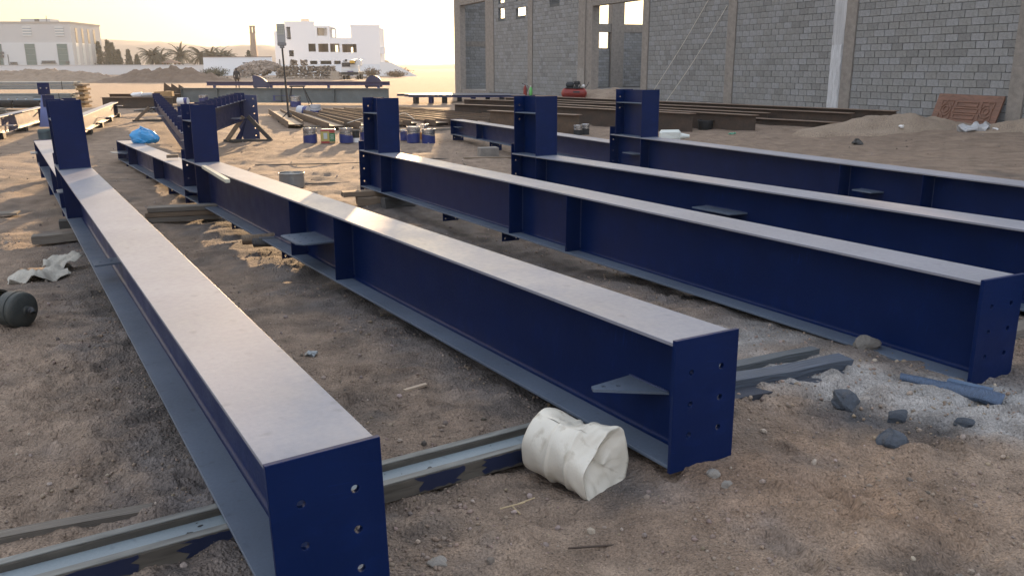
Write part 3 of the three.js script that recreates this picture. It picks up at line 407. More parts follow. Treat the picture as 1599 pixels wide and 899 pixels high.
{ // supports under the far halves of the beams
  const r = rng(88); let k = 0;
  timber('dark upper sleeper crossing under the nearest beam near its post', 'sleeper', [-5.0, 0.015, 9.2], [-4.45, 0.03, 9.5], 0.14, 0.09, mats.woodDark, 61);
  timber('dark short block under the nearest beam just below its post', 'block', [-5.12, 0.0, 9.72], [-4.7, 0.0, 9.9], 0.13, 0.13, mats.woodDark, 62, 'wood_block');
  timber('pale worn sleeper lowest on the sand under the nearest beam', 'sleeper', [-5.2, -0.11, 9.0], [-4.55, -0.10, 9.25], 0.16, 0.09, mats.woodGrey, 63);
  for (const [i, l] of ['bottom', 'middle', 'top'].entries()) timber(l + ' grey plank of the pile under the second beam below its post', 'plank', [-4.62 + i * 0.03, -0.155 + i * 0.062, 10.45 + i * 0.02], [-3.75 + i * 0.05, -0.155 + i * 0.062, 10.75], 0.2, 0.055, i === 1 ? mats.wood : mats.woodGrey, 64 + i, 'wood_plank');
  const lg = thing('wood_log', 'pale sawn log end poking out under the second beam', 'log', [-2.66, 0.0, -8.30], 0.3); mesh('log_body', rough(cyl(0.05, 0.055, 0.4, 14, [0.16, 0, -0.1], [0, 0, PI / 2]), 0.012, 8, 71), mats.wood, lg);
  const lg2 = thing('wood_log', 'dark green log beside the pale sawn log under the second beam', 'log', [-2.5, -0.01, -8.20], 0.15); mesh('log_body', rough(cyl(0.048, 0.048, 0.35, 14, [0.1, 0, -0.1], [0, 0, PI / 2]), 0.012, 8, 72), mats.woodDark, lg2);
  stone('rough lump of orange sandstone under the far half of the second beam', -4.2, 11.35, 0.14, 73, M([0.40, 0.28, 0.17], 0.9), 0.7);
  timber('upper brown plank crossing under the third beam, its end split', 'plank', [-2.35, -0.02, 11.65], [-1.2, -0.02, 12.1], 0.2, 0.07, mats.wood, 74, 'wood_plank');
  timber('lower wide plank under the third beam at its post', 'plank', [-2.15, -0.12, 11.65], [-1.2, -0.12, 12.0], 0.22, 0.11, mats.wood, 75, 'wood_plank');
  timber('black block under the third beam right of its planks', 'block', [-1.75, -0.1, 11.4], [-1.35, -0.1, 11.65], 0.16, 0.14, mats.woodDark, 76, 'wood_block');
  const cb = thing('concrete_block', 'concrete block under the far end of the farthest beam', 'concrete block', [-0.5, gy(-0.5, 18.1) + 0.11, -18.1], 0.3); mesh('block_body', rough(box(0.42, 0.2, 0.24, [0, 0, 0], 0, 0.015), 0.01, 9, 77), mats.concrete, cb);
  timber('brown plank under the concrete block below the farthest beam', 'plank', [-1.0, gy(-1, 17.8) + 0.02, 17.7], [0.6, gy(0.5, 17.8) + 0.02, 18.0], 0.2, 0.05, mats.wood, 78, 'wood_plank');
  timber('grey timber end under the fourth beam at the right edge', 'sleeper', [2.75, 0.10, 4.75], [3.6, 0.10, 5.2], 0.14, 0.12, mats.woodGrey, 79);
}
{ // things lying on the beams
  const bag = thing('plastic_bag', 'knotted bright blue plastic bag on the far end of the second beam', 'plastic bag', [-7.33, 0.29, -17.08]);
  const m = new THREE.MeshPhysicalMaterial({ roughness: 0.35, side: THREE.DoubleSide }); m.color.setRGB(0.03, 0.25, 0.52);
  const g = new THREE.IcosahedronGeometry(0.27, 5), p = g.attributes.position; for (let i = 0; i < p.count; i++) { let x = p.getX(i), y = p.getY(i), z = p.getZ(i); const k = 0.03 * vnoise(x * 9 + y * 7, z * 9, 83) + 0.03 * Math.abs(vnoise(x * 16, z * 16 + y * 12, 84)); y = Math.max(y, -0.13) * (y > 0 ? 0.72 : 0.55); x *= 1.0 + k * 3; z *= 0.75 + k * 3; p.setXYZ(i, x + (y > 0 ? -0.25 * y : 0), y + k, z); } g.computeVertexNormals();
  mesh('bag_body', g, m, bag); mesh('bag_knot', rough(new THREE.ConeGeometry(0.08, 0.17, 14, 6).translate(-0.08, 0.2, 0), 0.04, 14, 85), m, bag); mesh('bag_ear', rough(box(0.16, 0.02, 0.05, [0.02, 0.22, 0.03], [0, 0.4, -0.5]), 0.03, 14, 86), m, bag);
  const o = thing('aluminium_bar', 'cream rectangular tube lying along the top of the second beam', 'bar', [-3.83, 0.533, -10.45]); mesh('tube_body', box(0.05, 0.04, 1.5, [0, 0, 0], 0, 0.003), M([0.55, 0.53, 0.42], 0.4), o); o.position.set(-3.38, 0.519, -9.63); o.rotation.set(0, 0.50, 0);
  const w = thing('wood_block', 'small dark wood block on the far half of the second beam', 'wood block', [-5.25, 0.355, -13.15], 0.4); mesh('block_body', rough(box(0.17, 0.05, 0.09, [0, 0, 0], 0, 0.006), 0.006, 12, 87), mats.wood, w);
}

// ------------------------------------------------------------------ the unfinished block building
const WP0 = [12.69, 22.05], WD = [-0.3868, 0.9221];
const wallPt = (t, out = 0, y = 0) => [WP0[0] + WD[0] * t - 0.9221 * out, y, -(WP0[1] + WD[1] * t - 0.3868 * out)];   // point t metres along the front, out metres before it
{
  const o = thing('block_building', 'unfinished grey concrete block building with bare columns along the right side', 'building', [WP0[0], 0, -WP0[1]], Math.atan2(-0.9221, 0.3868));
  // local x = -t, y up, z = outwards
  const T0 = -9, T1 = 43.06, TOP = 9.6, BASE = -0.35;
  const wb = (t0, t1, y0, y1, z0, z1) => box(t1 - t0, y1 - y0, z1 - z0, [-(t0 + t1) / 2, (y0 + y1) / 2, (z0 + z1) / 2]);
  const cols = [[-0.42, 0.0], [5.43, 5.86], [11.36, 11.84], [17.41, 17.9], [22.56, 23.2], [29.7, 30.3], [35.6, 37.0], [41.84, 43.06], [-6.2, -5.75], [-9, -8.6]];
  cols.forEach(([a, b], i) => mesh('column', [wb(a, b, BASE, TOP, -0.35, 0.05)], i === 1 ? mats.concrete : mats.concrete, o));
  mesh('column', wb(23.2, 23.93, BASE, TOP, -0.3, 0.1), mats.concrete, o);
  mesh('column_joint', wb(23.19, 23.94, 0.2, 1.55, 0.1, 0.125), M([0.34, 0.32, 0.29], 0.95, { map: re(tConc, 0.7) }), o);
  const strip = mesh('plaster_strip', rough(new THREE.BoxGeometry(0.5, TOP - BASE, 0.1, 6, 90, 1), 0.018, 5, 401).translate(-6.12, (TOP + BASE) / 2, 0.0), mats.plaster, o);
  mesh('plaster_strip', rough(new THREE.BoxGeometry(0.42, 3.4, 0.1, 5, 40, 1), 0.02, 5, 403).translate(-6.12, 0.6, 0.025), M([0.62, 0.64, 0.66], 0.95, { map: re(tConc, 0.9) }), o);
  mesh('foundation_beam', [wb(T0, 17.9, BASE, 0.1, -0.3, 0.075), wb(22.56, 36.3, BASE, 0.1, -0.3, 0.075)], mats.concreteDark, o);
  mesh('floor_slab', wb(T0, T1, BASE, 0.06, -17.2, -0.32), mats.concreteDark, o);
  mesh('ring_beam', [wb(T0, 16, 6.7, TOP + 0.25, -0.32, 0.06), wb(37.0, 41.84, 5.66, 6.7, -0.35, 0.045), wb(16, T1, 6.7, TOP + 0.25, -0.32, 0.062)], mats.concrete, o);
  mesh('lintel_beam', wb(17.9, 22.56, 4.47, 6.7, -0.34, 0.04), mats.concrete, o);
  // rear and end walls seen through the openings; one raised stretch is unseen
  const zb = -17, eb = (d0, d1, y0, y1, t0 = 43, t1 = 43.25) => box(t1 - t0, y1 - y0, d1 - d0, [-(t0 + t1) / 2, (y0 + y1) / 2, -(d0 + d1) / 2]);
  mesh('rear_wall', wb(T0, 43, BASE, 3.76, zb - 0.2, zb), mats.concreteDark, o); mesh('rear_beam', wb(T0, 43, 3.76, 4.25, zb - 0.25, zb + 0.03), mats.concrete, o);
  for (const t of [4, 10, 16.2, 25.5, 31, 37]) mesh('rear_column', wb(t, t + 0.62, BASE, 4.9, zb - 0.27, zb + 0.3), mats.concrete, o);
  mesh('end_wall', [eb(0.36, 3.2, BASE, TOP), eb(3.2, 6, BASE, 4.1), eb(6, 10.6, BASE, TOP), eb(10.6, 11.1, BASE, 4.1), eb(11.1, 12.33, BASE, 2.95), eb(12.33, 17, BASE, 4.1)], mats.mortar, o);  // tall middle stretch is unseen, added to block sun through the doorway
  for (const q of [eb(3.2, 6, 4.1, 4.7, 42.9, 43.3), eb(10.6, 17.2, 4.1, 4.7, 42.9, 43.3), eb(0.36, 3.2, 3.0, 3.35, 42.94, 43.0)]) mesh('end_beam', q, mats.concrete, o); for (const q of [eb(12.38, 13.45, BASE, 8.4, 42.8, 43.4), eb(2.9, 3.4, BASE, 6.6, 42.85, 43.3)]) mesh('end_column', q, mats.concrete, o);
  mesh('end_wall', eb(0.36, 17, BASE, TOP, T0, T0 + 0.25), mats.mortar, o);
  mesh('recess_step', wb(37.0, 41.84, BASE, 0.12, -2.6, 0.0), mats.concrete, o);
  mesh('leaning_board', beamBox([-19.2, 0.1, -9.4], [-19.2, 1.5, -9.8], 0.05, 0.18), mats.dark, o);
  mesh('steel_prop', beamBox([-20.55, 0.1, -13.6], [-20.35, 2.1, -13.6], 0.2, 0.12), mats.galv, o);
  // bays: a mortar core and its blocks
  const CH = 0.2, CL = 0.4, tones = [[0.305, 0.312, 0.305], [0.318, 0.325, 0.322], [0.285, 0.29, 0.284], [0.30, 0.304, 0.294], [0.335, 0.345, 0.35], [0.25, 0.253, 0.248]];
  const bm = tones.map((c, i) => M(c, 0.95, { map: re(tConc, 1.3 + 0.1 * i), bumpMap: re(tConcB, 1.6), bumpScale: 0.008 }));
  const bays = [[0, 5.43, [], 0], [6.4, 11.36, [], 0], [11.84, 17.41, [], 0], [23.93, 29.7, [[26.3, 27.5, 4.85, 5.35]], 0], [30.3, 35.6, [[30.75, 32.15, 4.47, 4.93], [33.9, 34.85, 4.47, 5.05], [30.75, 32.15, 5.36, 6.4], [33.9, 34.85, 5.36, 6.4]], 0], [-5.75, -0.42, [], 0], [0.4, 2.85, [], -1], [3.5, 5.9, [], -2], [10.7, 12.3, [[11.1, 12.33, 2.95, 4.09]], -2], [13.5, 16.9, [], -2]];
  const pieces = [], r = rng(411);
  for (const [t0, t1, holes, z] of bays) {
    const w = new THREE.Group(); w.name = 'block_wall'; o.add(w); const yTop = z === -2 ? 4.1 : z < 0 ? 7.2 : 6.7;
    if (!z) {                                          // core with its window openings
      const s = new THREE.Shape(rect(-t1, 0.1, -t0, 6.7).map((p) => new THREE.Vector2(...p))); for (const [a, b, c, d] of holes) s.holes.push(new THREE.Path(rect(-b, c, -a, d).reverse().map((p) => new THREE.Vector2(...p))));
      const g = new THREE.ExtrudeGeometry(s, { depth: 0.15, bevelEnabled: false }); g.translate(0, 0, -0.175); mesh('mortar_core', g, mats.mortar, w);
    }
    let row = 0; for (let y = 0.1; y < yTop - 0.1; y += CH, row++) {
      let t = t0; const first = (row % 2 ? 0.2 : 0.4) * (0.75 + 0.35 * r()); for (let k = 0; t < t1 - 0.06; k++) {
        let L = k ? CL : first; if (t + L > t1 - 0.1) L = t1 - t; const a = t, b = t + L; t = b;
        if (holes.some(([h0, h1, h2, h3]) => a < h1 - 0.05 && b > h0 + 0.05 && y < h3 - 0.03 && y + CH > h2 + 0.03)) {
          for (const [h0, h1, h2, h3] of holes) if (a < h1 && b > h0 && y < h3 - 0.03 && y + CH > h2 + 0.03) { if (a < h0 - 0.08) pieces.push({ w, t: (a + h0) / 2, L: h0 - a, y, z }); if (b > h1 + 0.08) pieces.push({ w, t: (b + h1) / 2, L: b - h1, y, z }); }
          continue;
        }
        pieces.push({ w, t: (a + b) / 2, L, y, z });
      }
    }
  }
  const px = (p) => { const q = wallPt(p.t, 0, p.y); return { d: Math.hypot(q[0], q[2]), seen: p.z === 0 && q[0] / -q[2] < 0.585 && p.y < 1.6 + 0.0745 * -q[2] && p.t > -0.2 && p.y > 0.15 }; };
  pieces.forEach((p) => Object.assign(p, px(p))); const shown = new Set(pieces.filter((p) => p.seen).sort((a, b) => a.d - b.d).slice(0, 300));
  const bg = new Map(), geo = (L) => { const k = L.toFixed(2); if (!bg.has(k)) bg.set(k, box(Math.max(0.04, L - 0.014), CH - 0.014, 0.05, 0, 0, 0.006)); return bg.get(k); };
  const mass = new Map();
  const gaps = (p) => (hash(Math.round(p.t * 50), Math.round(p.y * 50), 3) < 0.12 ? -0.012 : 0);
  for (const p of pieces) {
    const v = hash(Math.round(p.t * 97), Math.round(p.y * 97), 419), nv = fbm(p.t * 0.5, p.y * 0.7, 3, 421); let ti = Math.floor(clamp(v * 0.75 + 0.13 + 0.45 * nv, 0, 0.999) * 6); if (ti === 5 && v < 0.85) ti = 0; 
    const pos = [-p.t, p.y + CH / 2 + 0.004 * (v - 0.5), -0.022 + p.z + 0.008 * (hash(Math.round(p.t * 31), Math.round(p.y * 31), 423) - 0.5)];
    const L = Math.round((p.L + gaps(p)) * 50) / 50; if (p.z < 0) { pos[0] = -42.99; pos[2] = -p.t; }
    if (shown.has(p)) { const q = mesh('block', geo(L), bm[ti], p.w); q.position.set(...pos); q.rotation.set((v - 0.5) * 0.02, 0, (hash(Math.round(p.t * 13), Math.round(p.y * 17), 425) - 0.5) * 0.012); }
    else { const k = p.w.id; if (!mass.has(k)) mass.set(k, []); mass.get(k).push([p, pos, ti, L]); }
  }
  const ub = box(1, CH - 0.014, 0.05), mI = M([1, 1, 1], 0.95, { map: re(tConc, 1.2), bumpMap: re(tConcB, 1.6), bumpScale: 0.008 });
  for (const list of mass.values()) {
    const im = new THREE.InstancedMesh(ub, mI, list.length), q = new THREE.Object3D(), c = new THREE.Color(); list.forEach(([p, pos, ti, L], i) => { q.position.set(...pos); q.rotation.y = p.z < 0 ? PI / 2 : 0; q.scale.set(L - 0.014, 1, 1); q.updateMatrix(); im.setMatrixAt(i, q.matrix); im.setColorAt(i, c.setRGB(...tones[ti])); });
    im.name = 'far_blocks'; im.castShadow = im.receiveShadow = true; im.userData.kind = 'stuff'; list[0][0].w.add(im);
  }
}
{ // ropes from the wall
  const a = wallPt(12.3, 0.02, 5.0), b = wallPt(17.0, 0.3, 0.1), c = wallPt(11.95, 0.02, 3.85), d = wallPt(15.3, 0.5, 0.05);
  const rp = (label, p, q) => tag(mesh('rope', tube([p, [(p[0] + q[0]) / 2, (p[1] + q[1]) / 2 - 0.12, (p[2] + q[2]) / 2], q], 0.014, 24, 5), mats.rope), label, 'rope');
  rp('left pale rope slanting down the block wall from above the frame', a, b); rp('right pale rope slanting down the block wall from the column', c, d);
}
{ // carved door leaf leaning on the wall
  const a = wallPt(2.05, 0.12), b = wallPt(0.1, 0.12), L = 2.0, Hh = 0.86, o = thing('door_leaf', 'brown carved wooden door leaf lying on its side against the block wall', 'door', [(a[0] + b[0]) / 2, 0.16, (a[2] + b[2]) / 2], Math.atan2(-0.9221, 0.3868));
  const m = M([0.20, 0.095, 0.06], 0.55, { map: re(tWood, 0.7) }), mr = M([0.225, 0.11, 0.068], 0.5, { map: re(tWood, 0.7) }); const g = new THREE.Group(); g.name = 'leaf_tilt'; 
  o.rotation.order = 'YXZ'; o.rotation.x = -0.33; o.rotation.z = -0.012;
  const q = wallPt(1.07, 0.32, 0.10); o.position.set(...q);
  mesh('door_panel', box(L, Hh, 0.045, [0, Hh / 2, 0], 0, 0.004), m, o);
  const frame = (pts, w, closed = true) => { const n = pts.length, gs = []; for (let i = 0; i < (closed ? n : n - 1); i++) { const p = pts[i], k = pts[(i + 1) % n], dx = k[0] - p[0], dy = k[1] - p[1], l = Math.hypot(dx, dy); gs.push(box(l + w * 0.8, w, 0.022, [(p[0] + k[0]) / 2, (p[1] + k[1]) / 2, 0.0335], [0, 0, Math.atan2(dy, dx)], 0.005)); } return gs; };
  const oc = (cx, cy, r) => Array.from({ length: 8 }, (_, i) => [cx + r * Math.cos((i + 0.5) * PI / 4), cy + r * Math.sin((i + 0.5) * PI / 4)]);
  const cy = Hh / 2; for (const s of [-1, 0, 1]) mesh('panel_moulding', frame(rect(-0.36 + Math.abs(s) * 0.04, cy + s * 0.17 - 0.055, 0.36 - Math.abs(s) * 0.04, cy + s * 0.17 + 0.055), 0.028), mr, o);
  for (const s of [-1, 1]) { mesh('octagon_moulding', [...frame(oc(s * 0.62, cy, 0.17), 0.032), ...frame(oc(s * 0.62, cy, 0.085), 0.028)], mr, o); for (const t of [-1, 1]) { mesh('corner_moulding', frame([[s * 0.80, cy + t * 0.08], [s * 0.80, cy + t * 0.25], [s * 0.62, cy + t * 0.25], [s * 0.66, cy + t * 0.19]], 0.028), mr, o); mesh('corner_moulding', frame([[s * 0.44, cy + t * 0.1], [s * 0.44, cy + t * 0.25], [s * 0.56, cy + t * 0.25]], 0.028, false), mr, o); } }
  const bx = thing('timber_offcut', 'dark timber offcut beside the carved door leaf at the column foot', 'timber', wallPt(-0.1, 0.55, 0.12), 0.5); mesh('offcut_body', rough(box(0.9, 0.2, 0.25, [0, 0, 0], 0, 0.01), 0.02, 5, 431), mats.woodDark, bx);
}
function mound(name, label, cat, cx, cz, rx, rz, h, turn, m, seed, kind) {
  const n = 60, g = new THREE.PlaneGeometry(2, 2, n, n); g.rotateX(-PI / 2); const p = g.attributes.position, c = Math.cos(turn), s = Math.sin(turn), uv = g.attributes.uv;
  for (let i = 0; i < p.count; i++) { const u = p.getX(i), v = p.getZ(i), q = Math.hypot(u, v), x = u * rx, z = v * rz, X = x * c + z * s, Z = -x * s + z * c; const k = ss(1, 0.02, q), e = fbm(X * 0.8 + seed, Z * 0.8, 4, seed); p.setXYZ(i, X, h * Math.pow(k, 0.9) * (1 + 0.75 * e) + 0.05 * k * h * vnoise(X * 5 / Math.max(1, h), Z * 5 / Math.max(1, h), seed + 3) - 0.06 - 0.3 * ss(0.9, 1.1, q), Z); uv.setXY(i, X, Z); }
  g.computeVertexNormals(); const o = mesh(name, g, m); o.position.set(cx, gy(cx, cz), -cz); return tag(o, label, cat, null, kind);
}
const mSand = M([0.34, 0.265, 0.20], 0.98, { map: re(tSandCol, 0.3), bumpMap: re(tSandBump, 0.5), bumpScale: 0.03 }), mSandP = M([0.37, 0.295, 0.225], 0.98, { map: re(tSandCol, 0.3), bumpMap: re(tSandBump, 0.5), bumpScale: 0.03 });
mound('sand_mound', 'pale loose sand mound in front of the block wall, left of the carved door', 'sand mound', 10.25, 22.7, 2.9, 1.3, 0.41, 0.1, mSandP, 441);
mound('sand_mound', 'low pale sand mound at the right edge before the block wall column', 'sand mound', 12.6, 21.0, 1.6, 1.1, 0.3, 0, mSandP, 445);
mound('sand_mound', 'small sand heap before the big doorway of the block building', 'sand mound', 4.4, 40.6, 3.2, 1.6, 0.5, -0.2, mSand, 447);
{ // white scraps
  const rag = (label, cat, x, z, s, seed, m, name = 'plastic_scrap', y = 0) => { const g = new THREE.IcosahedronGeometry(s, 3); g.scale(1.2, 0.35, 0.7); rough(g, s * 0.5, 1.6 / s, seed); const o = thing(name, label, cat, [x, gy(x, z) + s * 0.2 + y, -z], seed); mesh('scrap_body', g, m, o); };
  rag('white crumpled plastic before the door leaf', 'plastic scrap', 12.35, 21.6, 0.16, 451, mats.white); rag('grey-white wires and plastic tangle in front of the sand mound', 'plastic scrap', 11.3, 20.9, 0.3, 452, mats.plaster); rag('torn white plastic beside the tangle before the sand mound', 'plastic scrap', 11.8, 20.7, 0.2, 453, mats.white); rag('small white bit standing on the pale sand mound', 'plastic scrap', 9.9, 21.75, 0.07, 454, mats.white, 'plastic_scrap', 0.12); rag('blue-white scrap at the right edge of the yard', 'plastic scrap', 12.0, 19.5, 0.14, 455, M([0.3, 0.42, 0.55], 0.6));
  rag('small green bottle scrap on the sand before the brown beams', 'plastic scrap', 6.05, 23.5, 0.09, 456, M([0.15, 0.4, 0.28], 0.5)); rag('brown rag on the sand between the farthest beam and the mound', 'rag', 8.2, 20.2, 0.16, 457, mats.woodDark, 'rag'); rag('white lump near the long blue bundle on cans', 'plastic scrap', -0.9, 35.5, 0.24, 458, mats.white);
  const b = thing('plastic_canister', 'white plastic canister lying behind the farthest beam', 'canister', [4.15, gy(4.15, 22.4) + 0.15, -22.4], -0.2); mesh('canister_body', rough(box(0.55, 0.26, 0.28, [0, 0, 0], 0, 0.05), 0.03, 5, 461), M([0.62, 0.66, 0.62], 0.5), b); mesh('canister_neck', cyl(0.04, 0.09, 0.24, 14, [0.38, -0.02, 0], [0, 0, -PI / 2]), M([0.62, 0.66, 0.62], 0.5), b);
}

// ------------------------------------------------------------------ steel in the yard behind
function ib(o, L, h, w, m, { t = 0.014, y0 = 0, names = ['top_flange', 'web', 'bottom_flange'], mTop = m } = {}) {      // I section along local -z from 0 to -L
  mesh(names[0], box(w, t, L, [0, y0 + h - t / 2, -L / 2]), mTop, o); mesh(names[1], box(t * 0.7, h - 2 * t, L, [0, y0 + h / 2, -L / 2]), m, o); mesh(names[2], box(w, t, L, [0, y0 + t / 2, -L / 2]), m, o);
}
function yardBeam(label, x, z, az, L, h, w, m, y, cat = 'steel beam', name = 'brown_beam', opt = {}) { const o = thing(name, label, cat, [x, y ?? gy(x, z), -z], -rad(az), opt.group); ib(o, L, h, w, m, { t: 0.018, mTop: m === mats.rust || m === mats.rustLit ? mats.rustLitTop : m, ...opt }); return o; }
yardBeam('brown steel beam ending nearest the small black tub', 5.22, 24.75, -39, 7.5, 0.56, 0.28, mats.rust, -0.2);
yardBeam('brown steel beam ending right of the small black tub', 6.82, 24.0, -35, 10, 0.55, 0.28, mats.rust, -0.2);
yardBeam('brown steel beam whose end shows right of two shorter ones', 7.65, 25.7, -36, 12, 0.52, 0.28, mats.rust, -0.2);
yardBeam('longest brown steel beam lying along the foot of the block wall', 10.55, 23.6, -38, 17, 0.5, 0.26, mats.rust, -0.02);
yardBeam('brown steel beam between the longest one and three front ones', 9.5, 24.0, -37.5, 16, 0.5, 0.26, mats.rust, -0.1);
yardBeam('lowest brown steel beam lying flat against the sand mound', 9.0, 23.4, -38.5, 12, 0.3, 0.26, mats.rust, -0.12);
yardBeam('short brown steel beam with square end left of the fourth post', 1.9, 24.2, -45.5, 3.6, 0.56, 0.28, mats.rustLit, -0.2);
yardBeam('brown steel beam behind the short square ended one', 3.6, 27.8, -50, 7.5, 0.5, 0.28, mats.rust, -0.2);
yardBeam('brown steel beam behind the fifth post with pale top edge', 4.6, 29.4, -50, 8.5, 0.55, 0.28, mats.rust, -0.15);
{ const o = thing('black_tub', 'small black tub between the ends of two brown beams', 'tub', [5.75, -0.2, -25.4]); mesh('tub_shell', new THREE.LatheGeometry([[0.001, 0], [0.2, 0], [0.24, 0.3], [0.26, 0.33], [0.225, 0.33], [0.19, 0.03], [0.001, 0.03]].map((p) => new THREE.Vector2(...p)), 28), mats.dark, o); }
// wide sections lying on their sides
function channel(i, x, z, az, L, label) { const o = thing('flat_steel_section', label, 'steel section', [x, gy(x, z) + 0.03, -z], -rad(az), 'brown sections lying on their sides'); const W = 0.46, m = mats.rustLit; for (const s of [-1, 1]) mesh('side_flange', box(0.02, 0.2, L, [s * W / 2, 0.1, -L / 2]), m, o); mesh('flat_web', box(W - 0.02, 0.014, L, [0, 0.1, -L / 2]), M([0.30, 0.25, 0.20], 0.6, { map: re(tRust, 0.5) }), o); return o; }
{
  const c0 = channel(0, -6.72, 26.7, -19.5, 8.4, 'leftmost brown section on its side, its end nearest the wooden trestle');
  const list = [[-5.35, 26.2, -22, 9.2, 'second brown section on its side, behind the blue and silver bucket'], [-4.35, 26.0, -25, 9.5, 'brown section on its side behind the red and green tin'], [-3.6, 26.6, -27, 9.5, 'brown section on its side behind the pair of cans left of the third post'], [-3.0, 27.4, -29, 9, 'brown section on its side hidden partly by the third post'], [-2.2, 27.2, -31, 9.5, 'brown section on its side right behind the third post'], [-1.5, 27.3, -32.5, 9.5, 'brown section on its side behind the silver cans right of the third post'], [-0.9, 27.5, -34, 9.5, 'brown section on its side, second from the right of its row'], [-0.2, 27.6, -36, 9.5, 'rightmost brown section on its side, at the farthest beam end'], [0.6, 29.2, -38, 10, 'brown section on its side behind the rightmost one of the row']];
  for (const [x, z, az, L, label] of list) { const c = copy(c0, 'flat_steel_section', [x, gy(x, z) + 0.03, -z], -rad(az), label); c.scale.z = L / 8.4; }
  for (const [i, [x, z, L]] of [[-5.9, 27.4, 2.2], [-3.6, 25.4, 1.8]].entries()) timber(['grey plank under the leftmost brown sections', 'thin grey batten before the row of brown sections'][i], 'plank', [x - 1, gy(x, z) + 0.02, z], [x + L, gy(x, z) + 0.02, z + 0.5], 0.15, 0.06, mats.woodGrey, 470 + i, 'wood_plank');
  const pts = []; for (let i = 0; i < 7; i++) pts.push([-4.9 + i * 0.3, 0.05 + (i % 3) * 0.09, -(25.6 + i * 0.3 + (i % 2) * 0.4)]);
  tag(mesh('cable', tube(pts, 0.011, 90, 5), mats.rope), 'pale tangled cable hanging over the brown sections behind the tins', 'cable');
  tag(mesh('cable', tube([[-5.0, gy(-5, 16.5) + 0.01, -16.5], [-3.2, gy(-3.2, 17.2) + 0.01, -17.2], [-1.6, gy(-1.6, 18.0) + 0.01, -18.0], [-0.9, gy(-0.9, 16.4) + 0.01, -16.4], [-1.9, gy(-1.9, 14.6) + 0.01, -14.6], [-3.6, gy(-3.6, 14.0) + 0.01, -14.0]], 0.011, 80, 5), mats.dark), 'thin dark cable curving over the sand between second and third beam', 'cable');
}
// grey built-up girder with blue beams on it
{
  const o = thing('grey_girder', 'long grey-green steel girder lying across the yard under purple-blue sections', 'girder', [-17.0, -0.1, -44.6], -PI / 2 - 0.14); ib(o, 11.0, 0.72, 0.3, mats.greySteel, { t: 0.02 }); for (const d of [0.05, 2.0, 5.4, 8.2]) mesh('stiffener', box(0.28, 0.66, 0.015, [0, 0.36, -d]), mats.greySteel, o);
  const b = thing('brown_bracket', 'brown open steel bracket with upright fins at the left end of the grey girder', 'bracket', [-17.9, -0.1, -44.4], -PI / 2 + 0.5); for (const [x, h] of [[0, 1.0], [0.35, 0.95], [0.7, 0.9]]) mesh('fin_plate', plate([[0, 0], [0.5, 0], [0.5, h * 0.7], [0.12, h]], 0.02).rotateY(PI / 2).translate(0, 0, -x), mats.rustLit, b); mesh('base_channel', box(0.5, 0.5, 0.95, [0.02, 0.25, -0.4]), mats.rust, b);
  const p = thing('purple_section', 'long thin purple-blue section lying level over the grey girder', 'steel section', [-15.9, 0.72, -45.3], -PI / 2 - 0.035); ib(p, 9.6, 0.2, 0.25, M([0.06, 0.05, 0.12], 0.5), { t: 0.02 }); for (const d of [0.4, 3.4, 6.4, 9.0]) mesh('support_stub', box(0.12, 0.62, 0.12, [0, -0.31, -d]), mats.canBlue, p);
  const q = thing('blue_section', 'blue section lying low before the grey girder', 'steel section', [-12.1, 0.0, -43.9], -PI / 2 - 0.05); ib(q, 4.6, 0.26, 0.2, M([0.045, 0.06, 0.20], 0.5), { t: 0.02 });
  const cur = (label, x, z, s, flip) => { const c = thing('curved_bracket', label, 'bracket', [x, 0.62, -z], 0.1); const P = [[0, 0]]; for (let i = 0; i <= 12; i++) P.push([flip ? 0.45 + 0.45 * Math.cos(PI * (1 - i / 12)) : 0.85 * i / 12, flip ? 0.12 + 0.48 * Math.sin(PI * i / 12) : 0.62 - 0.5 * Math.pow(i / 12, 2.2)]); P.push([flip ? 0.9 : 0.85, 0]); const m = M([0.05, 0.05, 0.10], 0.55); mesh('bracket_plate', plate(P, 0.3).translate(0, 0, -0.15), m, c); mesh('bracket_leg', box(0.12, 0.45, 0.3, [0.1, -0.15, 0]), m, c); mesh('bracket_leg', box(0.12, 0.45, 0.3, [0.72, -0.15, 0]), m, c); };
  cur('dark purple curved bracket standing on the grey girder left of the lamp pole', -13.4, 45.1, 1, false); cur('round purple bracket standing at the right end of the grey girder', -7.7, 45.6, 1, true);
  const st = thing('saw_horse', 'dark folding trestle in front of the grey girder', 'trestle', [-10.6, -0.2, -41.8]); for (const [a, b] of [[[-0.2, 0, 0.3], [0, 0.95, 0]], [[-0.2, 0, -0.3], [0, 0.95, 0]], [[0.9, 0, 0.3], [0.55, 0.95, 0]], [[0.9, 0, -0.3], [0.55, 0.95, 0]]]) mesh('leg', bar(a, b, 0.025), mats.dark, st); mesh('top_bar', bar([-0.1, 0.95, 0], [0.65, 0.95, 0], 0.035), mats.dark, st);
}
